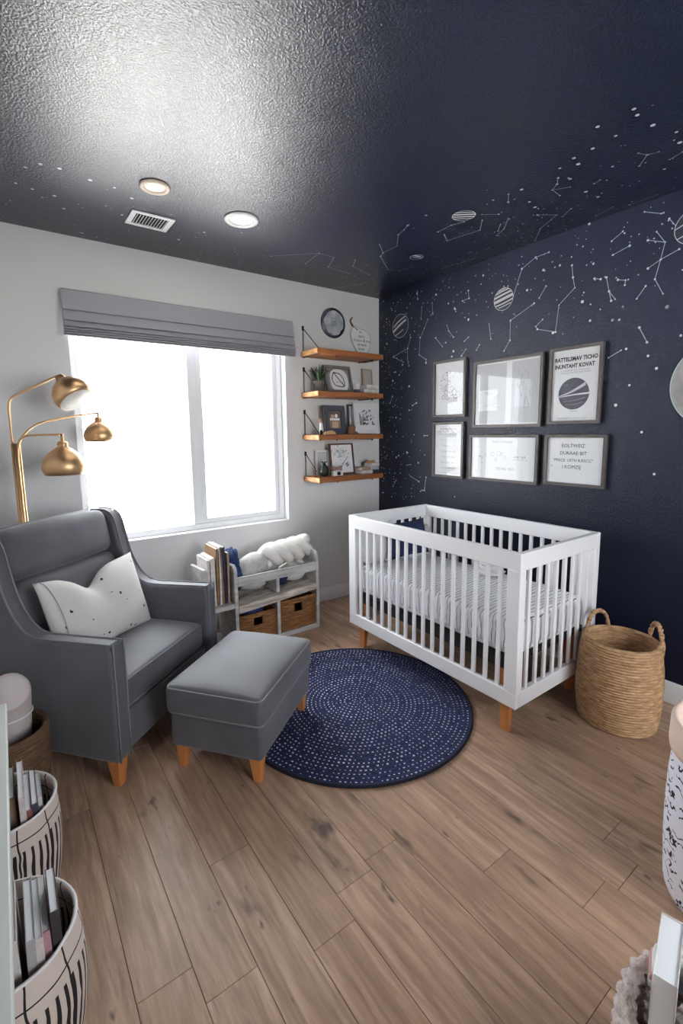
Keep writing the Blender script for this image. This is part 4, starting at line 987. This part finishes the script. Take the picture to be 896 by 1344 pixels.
# shelf 2
t=thing('potted_plant','spiky green plant in a small dark pot on the second shelf','potted plant',(-.735,-.10,shz(1)))
m=MB(); m.lathe([(0.0001,0),(.038,0),(.048,.085),(.050,.09),(.044,.092),(.040,.08),(0.0001,.078)],28); m.build('pot',POT,t)
m=MB(); rp=random.Random(5)
for k in range(26):
    a_=rp.uniform(0,2*PI); ln=rp.uniform(.09,.16); sp_=rp.uniform(.2,.75); base=Vector((.015*math.cos(a_),.015*math.sin(a_),.08)); vs=[];N=7
    for i in range(N+1):
        q=i/N; c=base+Vector((math.cos(a_)*sp_*ln*q**1.4,math.sin(a_)*sp_*ln*q**1.4,ln*q*(1-.25*sp_*q)))
        w=.0085*math.sin(PI*min(.97,q*.85+.12)); sd=Vector((-math.sin(a_),math.cos(a_),0))*w
        if c.y+t.location.y>-.01: c.y=-.01-t.location.y
        vs+= [c-sd+Vector((0,0,.002)),c,c+sd+Vector((0,0,.002)),c-Vector((0,0,.0025))]
    fs=[]
    for i in range(N): b=4*i; fs+=[(b,b+1,b+5,b+4),(b+1,b+2,b+6,b+5),(b+2,b+3,b+7,b+6),(b+3,b,b+4,b+7)]
    m.add(vs,fs,0,True)
m.build('leaves',PLANT,t)
def art_leaf(m,y,a,cz,b):
    P=P2(y)
    n=40; m.add([P(.005+(.093)*math.copysign(abs(math.cos(2*PI*k/n))**.7,math.cos(2*PI*k/n)),cz+.0+.098*math.copysign(abs(math.sin(2*PI*k/n))**.7,math.sin(2*PI*k/n))-.01) for k in range(n)],[tuple(range(n))],2)
    L=smoothpath([(-.045,.06,0),(-.068,.0,0),(-.045,-.05,0),(.0,-.062,0),(.05,-.058,0),(.052,.0,0),(.02,.045,0),(-.045,.06,0)],5); ribbon(m,[(p.x,cz+p.y) for p in L],.008,P2(y-.0004),1)
    L=smoothpath([(-.045,.06,0),(-.01,.015,0),(.03,-.03,0),(.05,-.058,0)],5); ribbon(m,[(p.x,cz+p.y) for p in L],.009,P2(y-.0004),1)
    ribbon(m,[(-.03,cz-.03),(.0,cz-.02),(.01,cz-.035)],.003,P2(y-.0004),1)
GM=mat('taupe_grey_frame',(104,102,104),.6); 
framed('framed_print','grey frame with a white panel and black leaf outline on the second shelf','framed picture',.27,.235,.022,.02,GM,art_leaf,(-.535,-.115,shz(1)+.001),0,-14,[mat('warm_grey_mat_board',(140,134,133),.8),BLACKINK,PAPER],glass=False)
t=thing('small_cup','small white cup on the second shelf right of the leaf picture','cup',(-.372,-.14,shz(1)))
m=MB(); m.lathe([(0.0001,0),(.024,0),(.027,.03),(.031,.085),(.029,.087),(.025,.03),(.0001,.012)],28); m.build('bowl',SHEETWHITE,t)
m=MB(); m.lathe([(.0255,.008),(.0285,.012),(.0288,.032),(.0272,.036)],28); m.build('grey_band',MIDG,t)
for k,(w,h,l,cc) in enumerate(((.155,.036,'lower white book of the flat pair on the second shelf',(226,220,216)),(.115,.04,'upper white book of the flat pair on the second shelf',(226,220,216)))):
    o=book('storybook',l,.12,w,h,cc,T(-.335+k*.03,-.13,shz(1)+h/2+(.0 if k==0 else .037))@R(90,'Y'),group=None)
def art_blank(m,y,a,cz,b): 
    ribbon(m,[(-a+.012,cz-b+.012),(a-.012,cz-b+.012),(a-.012,cz+b-.012),(-a+.012,cz+b-.012),(-a+.012,cz-b+.012)],.002,P2(y),2)
TANF=mat('pale_tan_frame',(186,160,130),.6)
framed('framed_print','small empty tan frame behind the flat books on the second shelf','framed picture',.115,.235,.012,.014,TANF,art_blank,(-.165,-.035,shz(1)+.001),0,-5,[mat('pale_grey_backing',(178,176,174),.8),BLACKINK,GREYINK],glass=False)
# shelf 3
t=thing('glass_bottle','slim white bottle with a cork stopper on the third shelf','bottle',(-.745,-.13,shz(2)))
m=MB(); m.lathe([(0.0001,0),(.015,0),(.016,.01),(.015,.085),(.011,.1),(.0001,.1)],24); m.build('bottle_body',SHEETWHITE,t)
m=MB(); m.lathe([(0.0001,.1),(.012,.1),(.014,.135),(.0001,.138)],20); m.build('cork',mat('cork_brown',(150,110,76),.8),t)
def art_photo(m,y,a,cz,b):
    P=P2(y)
    m.quad(P(-.055,cz-.085),P(.06,cz-.085),P(.06,cz+.075),P(-.055,cz+.075),3)
    for x0,x1,z0,z1,mi in ((-.05,.055,.02,.07,4),(-.048,.052,-.005,.015,0),(-.028,.035,-.07,-.015,5),(-.05,.055,-.082,-.075,0)): m.quad(P2(y-.0004)(x0,cz+z0),P2(y-.0004)(x1,cz+z0),P2(y-.0004)(x1,cz+z1),P2(y-.0004)(x0,cz+z1),mi)
    disc(m,(.02,cz+.035),.016,P2(y-.0008),0,16); disc(m,(-.02,cz+.03),.018,P2(y-.0008),5,14)
SLF=mat('slate_blue_frame',(62,68,80),.6); BR=mat('photo_brown',(132,108,94),.7); BR2=mat('photo_dark_brown',(96,74,64),.7); BR3=mat('photo_tan',(190,160,134),.7)
framed('framed_print','slate blue frame with a small brown picture on the third shelf','framed picture',.222,.245,.05,.02,SLF,art_photo,(-.580,-.10,shz(2)+.001),0,-8,[PAPER,BLACKINK,GREYINK,BR,BR2,BR3],glass=False)
t=thing('toy_car','small toy of folded brown and white wood on the third shelf','toy',(-.43,-.165,shz(2)))
m=MB(); m.prism([(-.06,0),(.05,0),(.025,.065),(-.045,.07)],-.02,.02,'y'); m.build('body',mat('toy_walnut',(128,92,64),.6),t,bevel=.004)
m=MB(); m.prism([(0.0,.03),(.05,.0),(.066,.06),(.045,.092),(.012,.088)],-.026,-.0205,'y'); m.build('side',SHEETWHITE,t,bevel=.002)
t=thing('wooden_blocks','low pale wooden stack at the left end of the third shelf','toy',(-.70,-.19,shz(2)))
m=MB(); m.prism([(-.055,0),(.055,0),(.045,.022),(.01,.034),(-.045,.022)],-.02,.02,'y'); m.build('roof_piece',mat('pale_pine',(206,166,120),.6),t,bevel=.003)
m=MB(); m.blob(.013,.013,.02,8,M=T(-.085,0,.0195)); o=m.build('acorn',BLACKMETAL,t)
def art_brush(m,y,a,cz,b):
    P=P2(y); rq=random.Random(8)
    ribbon(m,[(-a+.012,cz-b+.012),(a-.012,cz-b+.012),(a-.012,cz+b-.012),(-a+.012,cz+b-.012),(-a+.012,cz-b+.012)],.0015,P,2)
    for k in range(5): x=-.075+k*.010; ribbon(m,[(x,cz-.06),(x+rq.uniform(-.003,.006),cz+.03+rq.uniform(-.02,.02))],.006,P2(y-.0003),1 if k%2 else 4)
    for k in range(36):
        x=rq.uniform(-.05,.085); z=cz-.06+rq.random()**1.4*.13; L=rq.uniform(.008,.02); an=rq.uniform(.7,1.6)
        ribbon(m,[(x,z),(x+L*math.cos(an),z+L*math.sin(an))],.010,P2(y-.0003),1)
framed('framed_print','white frame with black brush-stroke drawing at the right of the third shelf','framed picture',.285,.275,.012,.02,TRIM,art_brush,(-.222,-.09,shz(2)+.001),0,-7,AM,glass=False)
framed('framed_print','dark frame mostly hidden behind the brush-stroke drawing on the third shelf','framed picture',.235,.262,.014,.016,SLF,art_blank,(-.275,-.03,shz(2)+.001),0,-3,None,glass=False)
# shelf 4
framed('framed_print','small white frame leaning at the left end of the lowest shelf','framed picture',.14,.215,.014,.016,TRIM,art_blank,(-.675,-.045,shz(3)+.001),0,-5,[mat('pale_print',(205,206,208),.8),BLACKINK,GREYINK],glass=False)
def art_twig(m,y,a,cz,b):
    rq=random.Random(12)
    for k in range(40):
        x=rq.gauss(-.02,.035); z=cz+rq.gauss(.045,.025); an=rq.uniform(.3,2.2); L=rq.uniform(.01,.028)
        ribbon(m,[(x,z),(x+L*math.cos(an),z+L*math.sin(an))],.003,P2(y),1 if k%3 else 2)
    ribbon(m,[(.065,cz+.02),(.02,cz-.03),(-.01,cz-.075)],.004,P2(y),1); ribbon(m,[(.02,cz-.03),(-.015,cz-.055)],.003,P2(y),1)
    for x,z in ((.035,-.06),(.05,-.05),(.06,-.065),(.045,-.075)): ribbon(m,[(x,cz+z),(x+.012,cz+z+.02)],.008,P2(y),1)
framed('framed_print','walnut frame with a black twig drawing leaning on the lowest shelf','framed picture',.255,.27,.012,.018,mat('walnut_frame',(92,62,46),.5),art_twig,(-.505,-.10,shz(3)+.001),0,-8,AM,glass=False)
t=thing('dark_vase','small dark green round vase on the lowest shelf','vase',(-.735,-.15,shz(3)))
m=MB(); m.lathe([(0.0001,0),(.022,0),(.036,.025),(.040,.05),(.034,.08),(.018,.095),(.014,.105),(.011,.105),(.010,.09),(0.0001,.088)],28); m.build('vase_body',mat('dark_green_glaze',(16,27,26),.5),t)
m=MB()
for k in range(9):
    a_=k*.7; m.tube(smoothpath([(.004*math.cos(a_),.004*math.sin(a_),.09),(.015*math.cos(a_),.015*math.sin(a_),.115),(.028*math.cos(a_),.028*math.sin(a_),.125)],3),.0035,5)
m.build('sprig',PLANT,t)
t=thing('toy_camera','small white toy camera with brown bow shapes on the lowest shelf','toy',(-.625,-.185,shz(3)))
m=MB(); m.box(-.05,.05,-.02,.02,0,.042); m.build('body',SHEETWHITE,t,bevel=.006)
m=MB(); m.lathe([(.0001,0),(.016,0),(.016,.012),(.0001,.012)],20,M=T(.0,-.02,.021)@R(90,'X')); m.build('lens',BLACKMETAL,t)
m=MB(); m.prism([(-.05,.043),(-.012,.05),(-.012,.072),(-.055,.088)],-.012,.012,'y'); m.prism([(.045,.043),(-.008,.05),(-.008,.072),(.045,.086)],-.012,.012,'y'); m.build('bow',mat('dusty_brown',(150,120,106),.7),t,bevel=.002)
st=[(.15,.026,(226,220,216),-.285,'white book at the bottom left of the book pile on the lowest shelf'),(.11,.032,(60,58,64),-.155-.065,'x')]
book('storybook','white book lying at the bottom of the left pile on the lowest shelf',.12,.125,.026,(226,220,216),T(-.365,-.13,shz(3)+.013)@R(90,'Y'))
book('storybook','tan and brown book lying atop the left pile on the lowest shelf',.11,.10,.028,(176,150,128),T(-.355,-.13,shz(3)+.0405)@R(90,'Y'))
book('storybook','black book at the bottom of the right pile on the lowest shelf',.12,.075,.03,(60,58,64),T(-.235,-.13,shz(3)+.015)@R(90,'Y'))
book('storybook','grey book in the middle of the right pile on the lowest shelf',.12,.075,.034,(186,186,190),T(-.238,-.13,shz(3)+.0475)@R(90,'Y'))
book('storybook','white book near the top of the right pile on the lowest shelf',.11,.09,.022,(226,220,216),T(-.245,-.13,shz(3)+.076)@R(90,'Y'))
t=thing('wooden_figure','small tan wooden toy lying on top of the right book pile, lowest shelf','toy',(-.215,-.13,shz(3)+.088))
m=MB(); m.prism([(-.05,0),(.05,0),(.045,.02),(.02,.026),(.0,.014),(-.03,.028)],-.015,.015,'y'); m.build('body',mat('tan_wood',(176,134,92),.6),t,bevel=.003)

# ------------------------------------------------------------------ outside the window
CONC=mat('pale_concrete',(200,198,194),.9,var=((180,178,174),.6))
m=MB(); m.box(-40,60,.3,80,-.45,-.40); struct(m.build('ground',CONC))
m=MB(); m.box(-40,40,-60,YB-.3,-.45,-.40); struct(m.build('ground',CONC))
hs_=thing('neighbour_house','pale neighbouring house seen faintly through the bright window','house',(8.3,14,-.40))
m=MB(); m.box(.5,9,0,18,0,3.3); m.build('wall',mat('house_stucco',(226,222,214),.9),hs_)
m=MB(); m.prism([(0,3.3),(9.5,3.3),(4.75,5.2)],-.4,18.4,'y'); m.build('roof',mat('roof_grey',(150,148,146),.9),hs_)
for y in (4.0,9.5,14):
    m=MB(); m.box(.44,.5,y,y+1.3,1.0,2.3); w=m.build('window',mat('house_window_trim',(200,200,200),.6),hs_)
    m=MB(); m.box(.42,.45,y+.1,y+1.2,1.1,2.2); m.build('pane',mat('house_glass',(90,100,112),.2),w)

# ------------------------------------------------------------------ light
w=bpy.data.worlds.new('sky'); sc.world=w; w.use_nodes=True
bg=w.node_tree.nodes['Background']; bg.inputs[0].default_value=(.93,.965,1.0,1); bg.inputs[1].default_value=SKY
def portal(name,loc,rot,sx,sy):
    L=bpy.data.lights.new(name,'AREA'); L.shape='RECTANGLE'; L.size=sx; L.size_y=sy; L.cycles.is_portal=True
    o=bpy.data.objects.new(name,L); C.objects.link(o); o.location=loc; o.rotation_euler=rot
portal('window_portal',((WX0+WX1)/2,.17,(WZ0+WZ1)/2),(math.radians(-90),0,0),WX1-WX0,WZ1-WZ0)
portal('fill_window_portal',((A0+A1)/2,YB-.15,(B0+B1)/2),(math.radians(90),0,0),A1-A0,B1-B0)  # sky light through the added rear window
S_=bpy.data.lights.new('sun','SUN'); S_.energy=SUN; S_.angle=.02; o=bpy.data.objects.new('sun',S_); C.objects.link(o); o.rotation_euler=Vector((-.5,.03,-.86)).to_track_quat('-Z','Y').to_euler()
for (x,y) in ((-2.205,-.895),(-1.707,-.80)):
    L=bpy.data.lights.new('downlight_bulb','AREA'); L.shape='DISK'; L.size=.09; L.energy=1.5; L.color=(1,.93,.82)
    o=bpy.data.objects.new('downlight_bulb',L); C.objects.link(o); o.location=(x,y,H-.014)

# ------------------------------------------------------------------ camera
cam=bpy.data.cameras.new('camera'); co=bpy.data.objects.new('camera',cam); C.objects.link(co); sc.camera=co
cam.sensor_fit='VERTICAL'; cam.sensor_height=36; cam.lens=16.41394; cam.shift_y=-.017857; cam.clip_start=.02
Rm=Matrix(((0.80938,0.08719,-0.58077),(-0.58717,0.10092,-0.80315),(-0.01142,0.99107,0.13288)))
co.matrix_world=Matrix.Translation((-2.92522,-3.42462,1.53788))@Rm.to_4x4()
sc.view_settings.view_transform='Standard'; sc.view_settings.look='None'; sc.view_settings.gamma=1; sc.view_settings.use_curve_mapping=False
sc.view_settings.exposure=EXPO
sc.render.engine='CYCLES'
cy=sc.cycles; cy.use_denoising=True; cy.max_bounces=10; cy.diffuse_bounces=6; cy.glossy_bounces=4; cy.transparent_max_bounces=12; cy.transmission_bounces=6
cy.sample_clamp_indirect=6; cy.caustics_reflective=False; cy.caustics_refractive=False
try: cy.denoiser='OPENIMAGEDENOISE'
except Exception: pass
